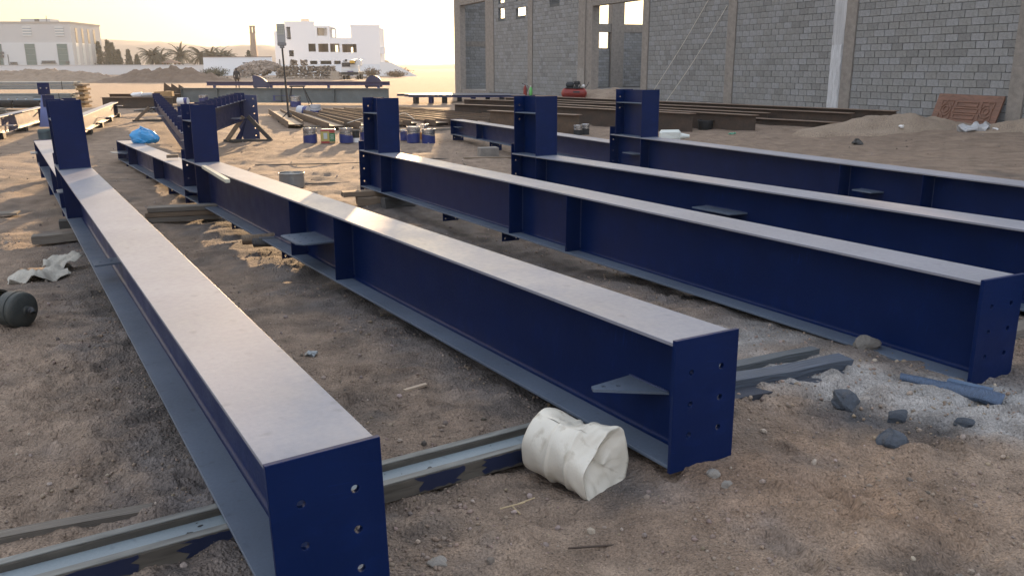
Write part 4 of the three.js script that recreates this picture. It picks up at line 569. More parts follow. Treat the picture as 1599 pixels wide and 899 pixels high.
// blue beams resting on cans in front of the building corner
{
  const lab = ['front blue steel section of three resting on cans near the building corner', 'middle blue steel section of three resting on cans near the building corner', 'rear blue steel section of three resting on cans near the building corner'];
  const c0 = thing('long_blue_section', lab[0], 'steel section', [-5.3, 0.13, -44.6], -PI / 2 - 0.06); ib(c0, 6.0, 0.13, 0.4, M([0.03, 0.04, 0.15], 0.4), { t: 0.02, mTop: mats.blueSheen });
  copy(c0, 'long_blue_section', [-5.6, 0.14, -45.3], null, lab[1]); copy(c0, 'long_blue_section', [-6.1, 0.15, -46.1], null, lab[2]);
  const r = rng(481), names = ['left end', 'second place', 'third place', 'fourth place', 'middle', 'sixth place', 'seventh place', 'right end'];
  for (let i = 0; i < 8; i++) { const x = -4.95 + i * 0.74, o = thing('support_stump', 'dark stump under the blue sections on cans, at the ' + names[i] + ' of its row', 'stump', [x, -0.22, -44.75 - (i % 2) * 0.5], r()); mesh('stump_body', i % 3 === 1 ? cyl(0.14, 0.14, 0.36, 16, [0, 0.18, 0]) : box(0.22, 0.36, 0.25, [0, 0.18, 0], 0, 0.01), i % 3 === 1 ? mats.canBlue : mats.woodDark, o); mesh('stump_cap', box(0.26, 0.02, 0.26, [0, 0.355, 0]), mats.silver, o); }
  const p = thing('blue_plank_section', 'thin blue section lying on the sand in front of the red compressor', 'steel section', [1.2, 0.02, -39.6], -PI / 2 + 0.03); ib(p, 4.2, 0.12, 0.3, M([0.035, 0.05, 0.17], 0.45), { t: 0.02 });
}
{ // red air compressor
  const o = thing('air_compressor', 'red air compressor with black motor on top, before the big doorway', 'compressor', [2.88, 0.46, -39.9], -0.04);
  const P = [[0.001, -0.6]]; for (let i = 0; i <= 8; i++) P.push([0.23 * Math.sin(i / 8 * PI / 2), -0.42 - 0.17 * Math.cos(i / 8 * PI / 2)]); for (let i = 8; i >= 0; i--) P.push([Math.max(0.001, 0.23 * Math.sin(i / 8 * PI / 2)), 0.42 + 0.17 * Math.cos(i / 8 * PI / 2)]);
  mesh('tank', xf(new THREE.LatheGeometry(P.map((p) => new THREE.Vector2(...p)), 28), 0, [0, 0, -PI / 2]), mats.red, o);
  mesh('deck_plate', box(0.8, 0.03, 0.3, [0, 0.235, 0]), mats.dark, o); mesh('motor', [cyl(0.13, 0.13, 0.3, 18, [-0.2, 0.37, 0], [0, 0, PI / 2]), cyl(0.08, 0.08, 0.36, 12, [-0.2, 0.37, 0], [0, 0, PI / 2])], mats.dark, o);
  mesh('pump_head', [box(0.16, 0.24, 0.2, [0.12, 0.36, 0], 0, 0.01), box(0.12, 0.16, 0.12, [0.05, 0.46, 0.02], [0, 0, 0.5], 0.01), box(0.12, 0.16, 0.12, [0.2, 0.46, 0.02], [0, 0, -0.5], 0.01)], mats.dark, o);
  mesh('flywheel', xf(new THREE.TorusGeometry(0.15, 0.025, 8, 24), [0.12, 0.37, 0.17]), mats.dark, o); mesh('air_filter', xf(new THREE.SphereGeometry(0.07, 14, 10), [0.42, 0.32, 0.05]), mats.white, o); mesh('handle', tube([[0.5, 0.2, 0], [0.62, 0.38, 0], [0.66, 0.5, 0]], 0.016, 14, 6), mats.dark, o); mesh('tank_label', box(0.3, 0.07, 0.004, [0.1, 0.06, 0.226], [-0.26, 0, 0]), mats.dark, o);
  for (const x of [-0.35, 0.35]) for (const z of [-0.13, 0.13]) mesh('foot', box(0.06, 0.16, 0.05, [x, -0.26, z]), mats.red, o);
}
{ const o = thing('fire_extinguisher', 'red fire extinguisher standing at the foot of the block wall', 'fire extinguisher', [0.72, gy(0.72, 46), -46]); mesh('bottle', new THREE.LatheGeometry([[0.001, 0], [0.09, 0], [0.1, 0.03], [0.1, 0.42], [0.06, 0.52], [0.03, 0.55], [0.03, 0.6], [0.001, 0.6]].map((p) => new THREE.Vector2(...p)), 18), mats.red, o); mesh('lever', beamBox([0, 0.6, 0], [-0.16, 0.68, 0.03], 0.04, 0.03), mats.dark, o); mesh('hose', tube([[0.02, 0.6, 0], [0.14, 0.55, 0.05], [0.12, 0.25, 0.08]], 0.015, 14, 6), mats.dark, o);
  const g = thing('green_bottle', 'bright green canister beside the fire extinguisher', 'bottle', [1.02, gy(1.02, 46), -46]); mesh('bottle', new THREE.LatheGeometry([[0.001, 0], [0.08, 0], [0.09, 0.2], [0.085, 0.4], [0.03, 0.47], [0.03, 0.5], [0.001, 0.5]].map((p) => new THREE.Vector2(...p)), 16), M([0.16, 0.5, 0.14], 0.45), g); mesh('cap', cyl(0.035, 0.035, 0.05, 12, [0, 0.52, 0]), mats.white, g); }

// golden lit beams on the left, resting on blocks
{
  const L = (label, x, z, az, len, y) => { const o = yardBeam(label, x, z, az, len, 0.46, 0.26, mats.blue, y, 'steel beam', 'sunlit_beam', { t: 0.016, mTop: mats.blueSheen }); for (const d of [0.2, len - 0.35]) mesh('end_stiffener', box(0.24, 0.42, 0.014, [0, 0.23, -d]), mats.blue, o); mesh('gusset_plate', box(0.3, 0.012, 0.35, [0.2, 0.2, -len * 0.52]), mats.blueSheen, o); mesh('gusset_plate', box(0.24, 0.012, 0.3, [0.2, 0.34, -len + 0.5]), mats.blueSheen, o); return o; };
  const a = L('sunlit blue beam on black blocks at the left edge', -12.1, 17.6, -18.5, 12.6, -0.08), b = L('sunlit blue beam on black blocks, partly behind the nearest post', -11.4, 22.0, -19.2, 12.2, -0.1);
  let k = 0; const blk = (x, z, label) => { const o = thing('support_block', label, 'block', [x, gy(x, z) + 0.06, -z], 0.3); mesh('block_body', rough(box(0.4, 0.16, 0.3, [0, 0, 0], 0, 0.01), 0.015, 6, 490 + k++), mats.black, o); };
  const nm = ['first', 'second', 'third', 'fourth']; for (let i = 0; i < 4; i++) { const d = 3 + i * 2.9; blk(-12.1 - d * 0.317, 17.6 + d * 0.948, nm[i] + ' black block from the near end under the sunlit beam at the left edge'); blk(-11.4 - d * 0.329, 22.0 + d * 0.944, nm[i] + ' black block from the near end under the sunlit beam behind the nearest post'); }
  const pz = 27.2, c = thing('upright_bracket', 'pale blue upright plate with bolted cleats behind the nearest post', 'bracket', [-14.75, -0.15, -pz], 0.1); mesh('upright_plate', plate([[-0.2, 0], [0.25, 0], [0.1, 1.05], [-0.02, 1.05]], 0.03), M([0.16, 0.2, 0.42], 0.5), c); for (const [x, y] of [[0.1, 1.0], [0.2, 0.62]]) mesh('cleat_plate', plate(rect(-0.18, 0, 0.18, 0.36), 0.02, [[-0.09, 0.2, 0.025], [0.09, 0.2, 0.025]]).translate(x, y, 0.06), mats.blue, c); mesh('cleat_edge', box(0.04, 0.9, 0.2, [0.28, 0.5, -0.05], [0, 0, 0.1]), mats.blueSheen, c);
}
// purlin bundles, left
{
  const bundle = (label, x, y, z, L, rows, cols, m, turn = 0.06, w = 0.22, h = 0.075) => { const o = thing('purlin_bundle', label, 'purlin bundle', [x, y, -z], turn); for (let j = 0; j < rows; j++) for (let i = 0; i < cols; i++) mesh('purlin', box(L, h - 0.022, w - 0.02, [-L / 2 - 0.03 * ((i * 7 + j * 3) % 4), (j + 0.5) * h, (i - (cols - 1) / 2) * w], 0, 0.006), m, o); for (const x0 of [0.6, L * 0.32, L * 0.6]) mesh('strap', [box(0.03, rows * h + 0.012, 0.004, [-x0, rows * h / 2, cols * w / 2 + 0.002]), box(0.03, 0.004, cols * w, [-x0, rows * h + 0.004, 0])], mats.dark, o); return o; };
  bundle('upper galvanised purlin bundle on top of the stack at the left', -21.15, 0.62, 42.4, 12, 5, 4, mats.galv); bundle('middle galvanised purlin bundle under the upper one at the left', -21.2, 0.15, 42.1, 12, 4, 4, M([0.34, 0.40, 0.43], 0.4, { metalness: 0.4, map: re(tPaint, 0.6) }));
  bundle('light blue purlins lying before the galvanised stack at the left', -20.4, 0.16, 39.0, 5.6, 2, 3, mats.galvBlue, 0.10); bundle('lowest light blue purlins under the others at the left', -20.3, -0.08, 38.4, 5.4, 2, 3, mats.galvBlue, 0.05); bundle('short galvanised bundle at the left edge beside the black rolls', -21.2, -0.18, 36.0, 4.5, 3, 3, mats.galv, 0.02);
  const dn = thing('dunnage_stack', 'stack of yellow wood bearers at the right end of the purlin bundles', 'dunnage', [-20.65, -0.2, -41.7], 0.1); for (let i = 0; i < 11; i++) mesh('wood_bearer', box(i % 2 ? 0.26 : 0.36, 0.095, i % 2 ? 0.5 : 0.9, [(i % 3) * 0.03, 0.05 + i * 0.1, 0], 0, 0.008), i % 4 === 2 ? mats.wood : mats.woodNew, dn);
  for (let i = 0; i < 2; i++) { const o = thing('black_roll', ['left black roll lying before the purlin bundles', 'right black roll lying before the purlin bundles'][i], 'roll', [-20.9 + i * 1.1, 0.22, -35.3], 0.05); mesh('roll_body', cyl(0.15, 0.15, 1.0, 20, [0, 0, 0], [0, 0, PI / 2]), mats.black, o); mesh('roll_core', cyl(0.05, 0.05, 1.02, 12, [0, 0, 0], [0, 0, PI / 2]), mats.galv, o); }
  const gp = thing('perforated_rail', 'pale perforated rail lying on the black rolls', 'rail', [-20.6, 0.43, -35.4], 0.05); mesh('rail_strip', plate(rect(-1, -0.09, 1, 0.09), 0.02, [-0.7, -0.35, 0, 0.35, 0.7].map((x) => [x, 0, 0.05])), mats.galv, gp);
  yardBeam('dark brown steel beam lying crosswise beyond the purlin bundles', -15.9, 40.5, -86, 3.4, 0.5, 0.3, mats.rust, -0.2, 'steel beam', 'brown_beam'); yardBeam('second dark brown beam just behind the crosswise one', -16.5, 43.0, -86, 3.6, 0.48, 0.3, mats.rust, -0.1);
  const sk = (label, x, z, y, m, seed, s) => { const o = thing('cement_sack', label, 'sack', [x, y, -z], 0.3); const g = box(0.7 * s, 0.26 * s, 0.45 * s, [0, 0, 0], 0, 0.07); mesh('sack_body', rough(g, 0.06, 4, seed), m, o); };
  sk('white sack lying on the crosswise brown beam', -17.65, 40.8, 0.42, mats.white, 501, 0.7); sk('greyish sack beside the white one on the brown beam', -17.2, 40.9, 0.4, mats.plaster, 502, 0.75);
  timber('yellow wood stack lying at the right end of the crosswise beam', 'timber', [-16.95, 0.42, 41.2], [-16.15, 0.44, 41.3], 0.4, 0.24, mats.woodNew, 503, 'timber_pack');
  const db = thing('scrap_heap', 'dark heap of scrap wood and sheet beside the sunlit beam end', 'scrap heap', [-13.9, -0.15, -34.5]); const r = rng(505); for (let i = 0; i < 14; i++) mesh('scrap_piece', beamBox([-1.3 + r() * 2.4, 0.04 + r() * 0.12, -0.5 + r()], [-0.6 + r() * 2.4, 0.05 + r() * 0.25, -0.6 + r() * 1.2], 0.1 + r() * 0.2, 0.03), i % 3 ? mats.woodDark : mats.galv, db);
}
// blue roof rafters with cleats on trestles
{
  const rafter = (label, a, b, h, n, endPlate) => {
    const A = V(a[0], a[1], -a[2]), B = V(b[0], b[1], -b[2]), L = A.distanceTo(B), o = thing('roof_rafter', label, 'rafter', a.map((v, i) => (i === 2 ? -v : v))); const d = B.clone().sub(A).normalize(), r = d.clone().cross(V(0, 1, 0)).normalize(), u = r.clone().cross(d);
    o.quaternion.setFromRotationMatrix(new THREE.Matrix4().makeBasis(r, u, d.clone().negate())); ib(o, L, h, 0.2, mats.blue, { t: 0.014, mTop: mats.blueSheen });
    for (let i = 0; i < n; i++) mesh('cleat_plate', plate(rect(-0.13, h, 0.13, h + 0.18), 0.012, [[-0.06, h + 0.1, 0.016], [0.06, h + 0.1, 0.016]]).translate(0, 0, -(L * (i + 0.4)) / n), mats.blue, o);
    mesh('end_stiffener', box(0.19, h - 0.03, 0.014, [0, h / 2, -L + 0.35]), mats.blue, o); mesh('gusset_plate', box(0.45, 0.012, 0.2, [0, 0.12, -L + 1.4]), mats.blueSheen, o); mesh('gusset_plate', box(0.45, 0.012, 0.2, [0, 0.12, -L + 5.0]), mats.blueSheen, o);
    if (endPlate) { const hs = []; for (const x of [-0.17, 0.17]) for (let k = 0; k < 7; k++) hs.push([x, -0.62 + k * 0.19, 0.018]); mesh('end_plate', plate([[-0.12, -0.66], [0.26, -0.7], [0.26, h + 0.1], [-0.26, h + 0.14], [-0.26, -0.2]], 0.025, hs.filter(([x, y]) => x > 0 || y > -0.15)).translate(0.12, 0, -L - 0.03), M([0.045, 0.07, 0.19], 0.45, { map: re(tPaint, 0.8) }), o); mesh('haunch_plate', plate([[-0.3, -0.62], [0.1, 0], [0, 0], [-0.1, -0.62]], 0.02).translate(0, 0, -L + 0.1), mats.blue, o); } return o;
  };
  rafter('blue roof rafter with a row of cleats, its far end on a wooden trestle', [-6.95, -0.12, 18.4], [-12.75, 0.24, 31.0], 0.38, 14, false);
  rafter('blue roof rafter with holed end plate standing on the wooden trestle frame', [-6.5, 0.25, 17.0], [-7.05, 0.36, 22.6], 0.5, 13, true);
  const tr = (label, x, z, w, h, turn) => { const o = thing('wood_trestle', label, 'trestle', [x, gy(x, z), -z], turn); mesh('base_beam', box(w, 0.08, 0.12, [0, 0.04, 0], 0, 0.006), mats.woodDark, o); mesh('brace', beamBox([-w * 0.42, 0.06, 0.05], [-w * 0.05, h, 0.05], 0.08, 0.1), mats.wood, o); mesh('brace', beamBox([w * 0.46, 0.06, -0.05], [w * 0.02, h, -0.05], 0.08, 0.1), mats.woodDark, o); return o; };
  tr('wooden trestle under the holed end plate of the right rafter', -6.85, 22.2, 1.25, 0.66, 0.02); tr('wooden trestle under the far end of the left rafter', -12.8, 30.6, 1.3, 0.5, 0.5);
}
{ // flood lamp on a pole
  const o = thing('flood_lamp', 'portable lamp on a thin pole with tripod feet, unlit', 'lamp', [-7.85, -0.2, -30.3]); mesh('pole', bar([0, 0.1, 0], [-0.07, 2.55, 0], 0.035, 10, 0.03), mats.dark, o); for (let k = 0; k < 3; k++) mesh('foot', bar([0, 0.35, 0], [0.4 * Math.cos(k * 2.09 + 0.5), 0, 0.4 * Math.sin(k * 2.09 + 0.5)], 0.02), mats.dark, o);
  mesh('lamp_bracket', [box(0.3, 0.12, 0.08, [-0.07, 2.63, 0], 0, 0.02), box(0.16, 0.1, 0.06, [-0.07, 2.54, 0], 0, 0.02)], M([0.2, 0.2, 0.2], 0.5), o);
  const hd = mesh('lamp_housing', box(0.28, 0.62, 0.05, [-0.08, 2.99, -0.01], [-0.06, 0, 0.02], 0.012), M([0.3, 0.3, 0.29], 0.5), o); for (let j = 0; j < 7; j++) for (let i = 0; i < 4; i++) mesh('lamp_cell', box(0.05, 0.07, 0.006, [-0.08 + (i - 1.5) * 0.062, 2.73 + j * 0.082, 0.02 + (j - 3) * 0.0049]), M([0.42, 0.42, 0.36], 0.3), hd.parent);
}

// ------------------------------------------------------------------ paint cans
function can(label, x, z, r, h, { name = 'paint_can', body = mats.silver, band = mats.canBlue, bandH = 0.5, drip = 0.08, turn = 0, seed = 1, lid = false, handle = true, lie = 0, y = 0 } = {}) {
  const o = thing(name, label, 'paint can', [x, gy(x, z) + y, -z], turn); const g = new THREE.Group(); let p = o;
  const P = [[0.001, 0.004], [r * 0.96, 0], [r, 0.012]]; for (const k of [0.3, 0.62]) P.push([r, h * k - 0.006], [r * 1.02, h * k], [r, h * k + 0.006]); P.push([r, h - 0.02], [r * 1.04, h - 0.012], [r * 1.04, h], [r * 0.985, h]); P.push(...(lid ? [[r * 0.95, h - 0.012], [0.001, h - 0.012]] : [[r * 0.975, 0.012], [0.001, 0.012]]));
  const geos = []; const add = (nm, g, m) => { const q = mesh(nm, g, m, o); if (lie) { q.rotation.set(0, 0, PI / 2); q.position.y = r; } return q; };
  add('can_body', new THREE.LatheGeometry(P.map((q) => new THREE.Vector2(...q)), 28), body);
  if (band) { const N = 48, pos = [], idx = []; for (let i = 0; i <= N; i++) { const a = i / N * 2 * PI, t = h * (bandH + drip * Math.sin(a + seed) + drip * 0.5 * vnoise(a * 2.2, seed, 511)); pos.push(r * 1.024 * Math.sin(a), 0.004, r * 1.024 * Math.cos(a), r * 1.024 * Math.sin(a), t, r * 1.024 * Math.cos(a)); } for (let i = 0; i < N; i++) { const a = i * 2; idx.push(a, a + 2, a + 1, a + 2, a + 3, a + 1); } const b = new THREE.BufferGeometry(); b.setAttribute('position', new THREE.Float32BufferAttribute(pos, 3)); b.setIndex(idx); b.computeVertexNormals(); const bm = band.clone(); bm.side = THREE.DoubleSide; add('paint_band', b, bm); }
  if (handle) { const pts = []; for (let i = 0; i <= 10; i++) { const a = PI * i / 10; pts.push([r * 1.04 * Math.cos(a), h * 0.88 - r * 0.9 * Math.sin(a) * 0.5, r * 1.04 * Math.sin(a) * 0.98 + 0.012]); } add('wire_handle', tube(pts, 0.005, 24, 5), mats.dark); }
  return o;
}
can('blue dipped silver bucket, leftmost of the cans before the brown sections', -5.14, 21.8, 0.17, 0.38, { seed: 1, turn: 0.4 });
{ const o = thing('paint_tin', 'red, yellow and green labelled tin between two blue buckets', 'paint can', [-4.68, gy(-4.68, 21.8), -21.8], 0.15); mesh('tin_body', box(0.36, 0.36, 0.24, [0, 0.18, 0], 0, 0.012), mats.silver, o);
  const c = (x0, x1, y0, y1, rgb, nm = 'label_field') => mesh(nm, box(x1 - x0, y1 - y0, 0.004, [(x0 + x1) / 2, (y0 + y1) / 2, 0.122]), M(rgb, 0.5), o); c(-0.175, 0.035, 0.06, 0.30, [0.42, 0.36, 0.10]); c(0.04, 0.175, 0.06, 0.26, [0.02, 0.16, 0.05]); c(-0.175, 0.175, 0.305, 0.35, [0.36, 0.05, 0.04]); c(0.04, 0.175, 0.262, 0.304, [0.30, 0.06, 0.05]); c(-0.175, 0.035, 0.008, 0.056, [0.34, 0.05, 0.04]); c(0.04, 0.175, 0.008, 0.056, [0.3, 0.22, 0.1]);
  mesh('label_picture', box(0.09, 0.15, 0.003, [-0.06, 0.19, 0.1255]), M([0.45, 0.5, 0.5], 0.5), o); for (let i = 0; i < 4; i++) mesh('label_line', box(0.1 - 0.02 * (i % 2), 0.012, 0.003, [0.105, 0.11 + i * 0.034, 0.1255]), M([0.5, 0.55, 0.5], 0.5), o); mesh('wire_handle', tube([[-0.18, 0.33, 0], [-0.1, 0.42, 0.03], [0.1, 0.42, 0.03], [0.18, 0.33, 0]], 0.005, 20, 5), mats.dark, o); }
can('blue dipped silver bucket right of the red and green tin', -4.21, 21.75, 0.17, 0.37, { seed: 3, bandH: 0.55 });
can('small dark can with white label behind the bucket right of the tin', -4.0, 21.9, 0.10, 0.30, { seed: 4, band: mats.white, bandH: 0.4, drip: 0.01, body: mats.dark, lid: true });
can('blue can half hidden by the left edge of the third post', -3.8, 22.1, 0.12, 0.36, { seed: 5, bandH: 0.7 });
can('small blue can close to the right edge of the third post', -2.80, 22.3, 0.11, 0.27, { seed: 6, bandH: 0.9, lid: true });
can('larger silver and blue bucket with lid right of the third post', -2.53, 22.0, 0.165, 0.41, { seed: 7, lid: true, bandH: 0.52 });
can('orange banded silver can behind two blue buckets right of the third post', -2.35, 22.6, 0.15, 0.40, { seed: 8, band: M([0.3, 0.14, 0.05], 0.5), bandH: 0.4 });
can('blue dipped silver bucket, rightmost of the group right of the third post', -2.13, 21.9, 0.165, 0.37, { seed: 9, bandH: 0.55 });
can('white and blue can lying on its side behind the brown sections', -7.9, 33.6, 0.2, 0.5, { seed: 10, lie: 1, turn: -0.5, body: M([0.5, 0.52, 0.56], 0.4), bandH: 0.45, handle: false });
can('blue and white can standing behind the brown sections beside a lying can', -7.55, 33.2, 0.2, 0.46, { seed: 11, bandH: 0.6, body: M([0.5, 0.52, 0.56], 0.4) });
can('empty grey tub standing right behind the second beam', -3.57, 13.7, 0.2, 0.24, { seed: 12, band: null, body: M([0.28, 0.30, 0.31], 0.35, { metalness: 0.6 }), handle: false, name: 'steel_tub' });
can('blue-white can lying behind the fourth post', 1.15, 24.3, 0.15, 0.45, { seed: 13, lie: 1, turn: 0.5, body: M([0.35, 0.42, 0.5], 0.35), bandH: 0.4, handle: false });
can('second crumpled blue-white can lying just left of the first one behind the fourth post', 0.85, 23.9, 0.13, 0.42, { seed: 14, lie: 1, turn: 0.1, body: M([0.25, 0.32, 0.42], 0.35), bandH: 0.3, handle: false });
can('small silver can standing right of the lying blue-white cans', 1.85, 23.9, 0.12, 0.27, { seed: 15, band: mats.dark, bandH: 0.5, drip: 0.02 });
can('dark can behind the small silver one right of the lying cans', 2.08, 24.2, 0.11, 0.3, { seed: 16, band: mats.dark, bandH: 0.6, drip: 0.02, lid: true });
can('blue can under the saw horse before the grey girder', -10.4, 41.6, 0.24, 0.5, { seed: 17, bandH: 0.6 });
can('dark blue bucket at the foot of the grey girder left of the lamp pole', -15.4, 43.2, 0.22, 0.5, { seed: 18, bandH: 0.8 });
can('white can lying at the foot of the grey girder', -16.1, 43.0, 0.2, 0.5, { seed: 19, lie: 1, body: mats.white, bandH: 0.3, handle: false });
can('grey-green bucket standing behind the nearest post', -12.55, 23.0, 0.16, 0.28, { seed: 20, band: M([0.06, 0.10, 0.12], 0.4), bandH: 0.75, body: M([0.12, 0.17, 0.18], 0.4) });

// ------------------------------------------------------------------ far side of the yard
function shapeBox(pts, holes, depth, p, turn, m, name, parent) { const s = new THREE.Shape(pts.map((q) => new THREE.Vector2(...q))); for (const h of holes) s.holes.push(new THREE.Path(h.map((q) => new THREE.Vector2(...q)).reverse())); const g = new THREE.ExtrudeGeometry(s, { depth, bevelEnabled: false }); g.rotateY(turn); g.translate(...p); return mesh(name, g, m, parent); }
{ // white three-storey shell
  const o = thing('white_building', 'white unfinished three storey building with open windows, backlit by the sunset', 'building', [-38.3, -0.3, -186], 0.05); o.scale.setScalar(0.895);
  const m = mats.whiteWall, W = (x0, x1, y0, y1) => rect(x0, y0, x1, y1);
  const upper = [W(-5.2, -3.5, 5.5, 7.3), W(-2.9, -0.55, 5.4, 7.3), W(-0.1, 2.1, 5.4, 7.3), W(2.7, 6.1, 5.3, 7.2)], lower = [W(-5.0, -3.3, 2.6, 3.4), W(-2.6, 0.0, 2.5, 3.4), W(0.65, 2.1, 2.5, 3.4), W(2.7, 6.1, 2.45, 3.4)];
  shapeBox([[-10.4, 0], [11.6, 0], [11.6, 11.1], [4.9, 11.1], [4.9, 8.6], [-0.1, 8.6], [-0.1, 11.4], [-3.6, 11.4], [-3.6, 12.0], [-10.4, 12.0]], [...upper, ...lower, W(-3.0, -0.6, 9.1, 10.9), W(-10.2, -9.15, 8.3, 11.1), W(-9.8, -8.7, 4.4, 5.8)], 0.3, [0, 0, 0], 0, m, 'front_wall', o);
  shapeBox([[-10.4, 0], [11.6, 0], [11.6, 11.1], [4.9, 11.1], [4.9, 8.0], [-0.1, 8.0], [-0.1, 11.2], [-10.4, 11.6]], [W(-0.55, 0.15, 5.6, 7.2), W(0.6, 1.6, 5.9, 7.3), W(3.3, 4.7, 5.4, 6.7), W(-1.1, -0.5, 9.1, 10.9)], 0.3, [0, 0, -11], 0, m, 'rear_wall', o);
  for (const [x, h] of [[-10.25, 11.8], [11.45, 11.0]]) mesh('side_wall', box(0.3, h, 10.7, [x, h / 2, -5.35]), m, o);
  mesh('side_wall', box(3.2, 10.2, 8, [-11.9, 5.1, -6]), m, o); mesh('floor_slab', [box(21.5, 0.25, 10.6, [0.5, 4.1, -5.4]), box(21.5, 0.25, 10.6, [0.5, 8.0, -5.4])], m, o); mesh('roof_slab', [box(10, 0.25, 10.6, [-5.3, 11.3, -5.4]), box(6.4, 0.25, 10.6, [8.2, 10.9, -5.4])], m, o);
  mesh('inner_wall', [box(0.2, 3.6, 10, [-3.2, 6.1, -5.4]), box(0.2, 3.6, 8, [2.4, 6.1, -6]), box(0.2, 3.4, 8, [-3.1, 9.7, -6]), box(7, 3.6, 0.2, [-7, 6.1, -6]), box(2.6, 3.5, 0.2, [-1.9, 6.1, -8.5]), box(2, 3.5, 0.2, [5.2, 6.1, -8])], M([0.42, 0.36, 0.28], 0.95), o);
  mesh('parapet', [box(7.0, 0.5, 0.36, [8.25, 11.3, 0.15]), box(7.0, 0.5, 0.36, [-7, 12.1, 0.15])], m, o); mesh('ledge', [box(0.9, 1.6, 3, [12.0, 5.8, -2]), box(1.0, 2.6, 5, [12.0, 1.3, -3])], m, o); mesh('roof_tank', box(1.7, 0.6, 1.4, [-6, 12.7, -2], 0, 0.1), M([0.5, 0.45, 0.38], 0.9), o);
  mesh('window_frame', [box(0.9, 0.12, 0.12, [-9.6, 8.6, 0.4]), box(0.12, 0.8, 0.12, [-9.3, 8.7, 0.4]), box(0.9, 0.12, 0.12, [-9.25, 4.7, 0.4])], mats.dark, o); mesh('drain_pipe', bar([-12.6, 0.6, -1.85], [-12.6, 3.8, -1.85], 0.1), mats.dark, o);
}
{ // perimeter walls
  const seg = (label, pts, h, t, m, cap) => { const o = thing('boundary_wall', label, 'wall', [0, 0, 0]); for (let i = 0; i < pts.length - 1; i++) { const a = pts[i], b = pts[i + 1]; mesh('wall_body', beamBox([a[0], a[2] + h / 2 - 0.3, -a[1]], [b[0], b[2] + h / 2 - 0.3, -b[1]], t, h + 0.6), m, o); if (cap) mesh('coping', beamBox([a[0], a[2] + h + 0.06, -a[1]], [b[0], b[2] + h + 0.06, -b[1]], t + 0.2, 0.12), cap, o); } return o; };
  seg('tall white rendered wall in front of the white building', [[-62, 176, -0.3], [-47.6, 173.6, -0.3]], 3.7, 0.3, M([0.78, 0.82, 0.85], 0.95), M([0.28, 0.22, 0.19], 0.9));
  seg('lower white rendered wall right below the windows of the white building', [[-47.5, 173.6, -0.3], [-25.5, 170, -0.3]], 2.3, 0.3, M([0.78, 0.81, 0.83], 0.95));
  const o = thing('boundary_wall', 'white end wall sloping down to the rubble on the right of the truck', 'wall', [-25.6, -0.3, -170], 0.1); shapeBox([[0, 0], [7.2, 0], [2.2, 2.6], [0, 2.7]], [], 0.3, [0, 0, 0], 0, M([0.8, 0.8, 0.78], 0.95), 'wall_body', o);
  seg('low pale boundary wall behind the dirt mounds at the left', [[-150, 205, -0.2], [-67, 190, -0.2]], 2.1, 0.25, M([0.62, 0.62, 0.62], 0.95), M([0.5, 0.5, 0.5], 0.9));
  const p = thing('gate_pier', 'dark brick pier with a flat cap in front of the white wall', 'pier', [-42.6, -0.25, -142]); mesh('pier_shaft', box(1.05, 2.3, 1.05, [0, 1.15, 0]), M([0.13, 0.11, 0.10], 0.9), p); for (let j = 0; j < 9; j++) mesh('brick_course', box(1.08, 0.2, 1.08, [0, 0.16 + j * 0.245, 0]), M([0.16, 0.135, 0.125], 0.9), p); mesh('pier_cap', box(1.7, 0.22, 1.7, [0, 2.42, 0], 0, 0.03), M([0.14, 0.13, 0.12], 0.9), p);
}
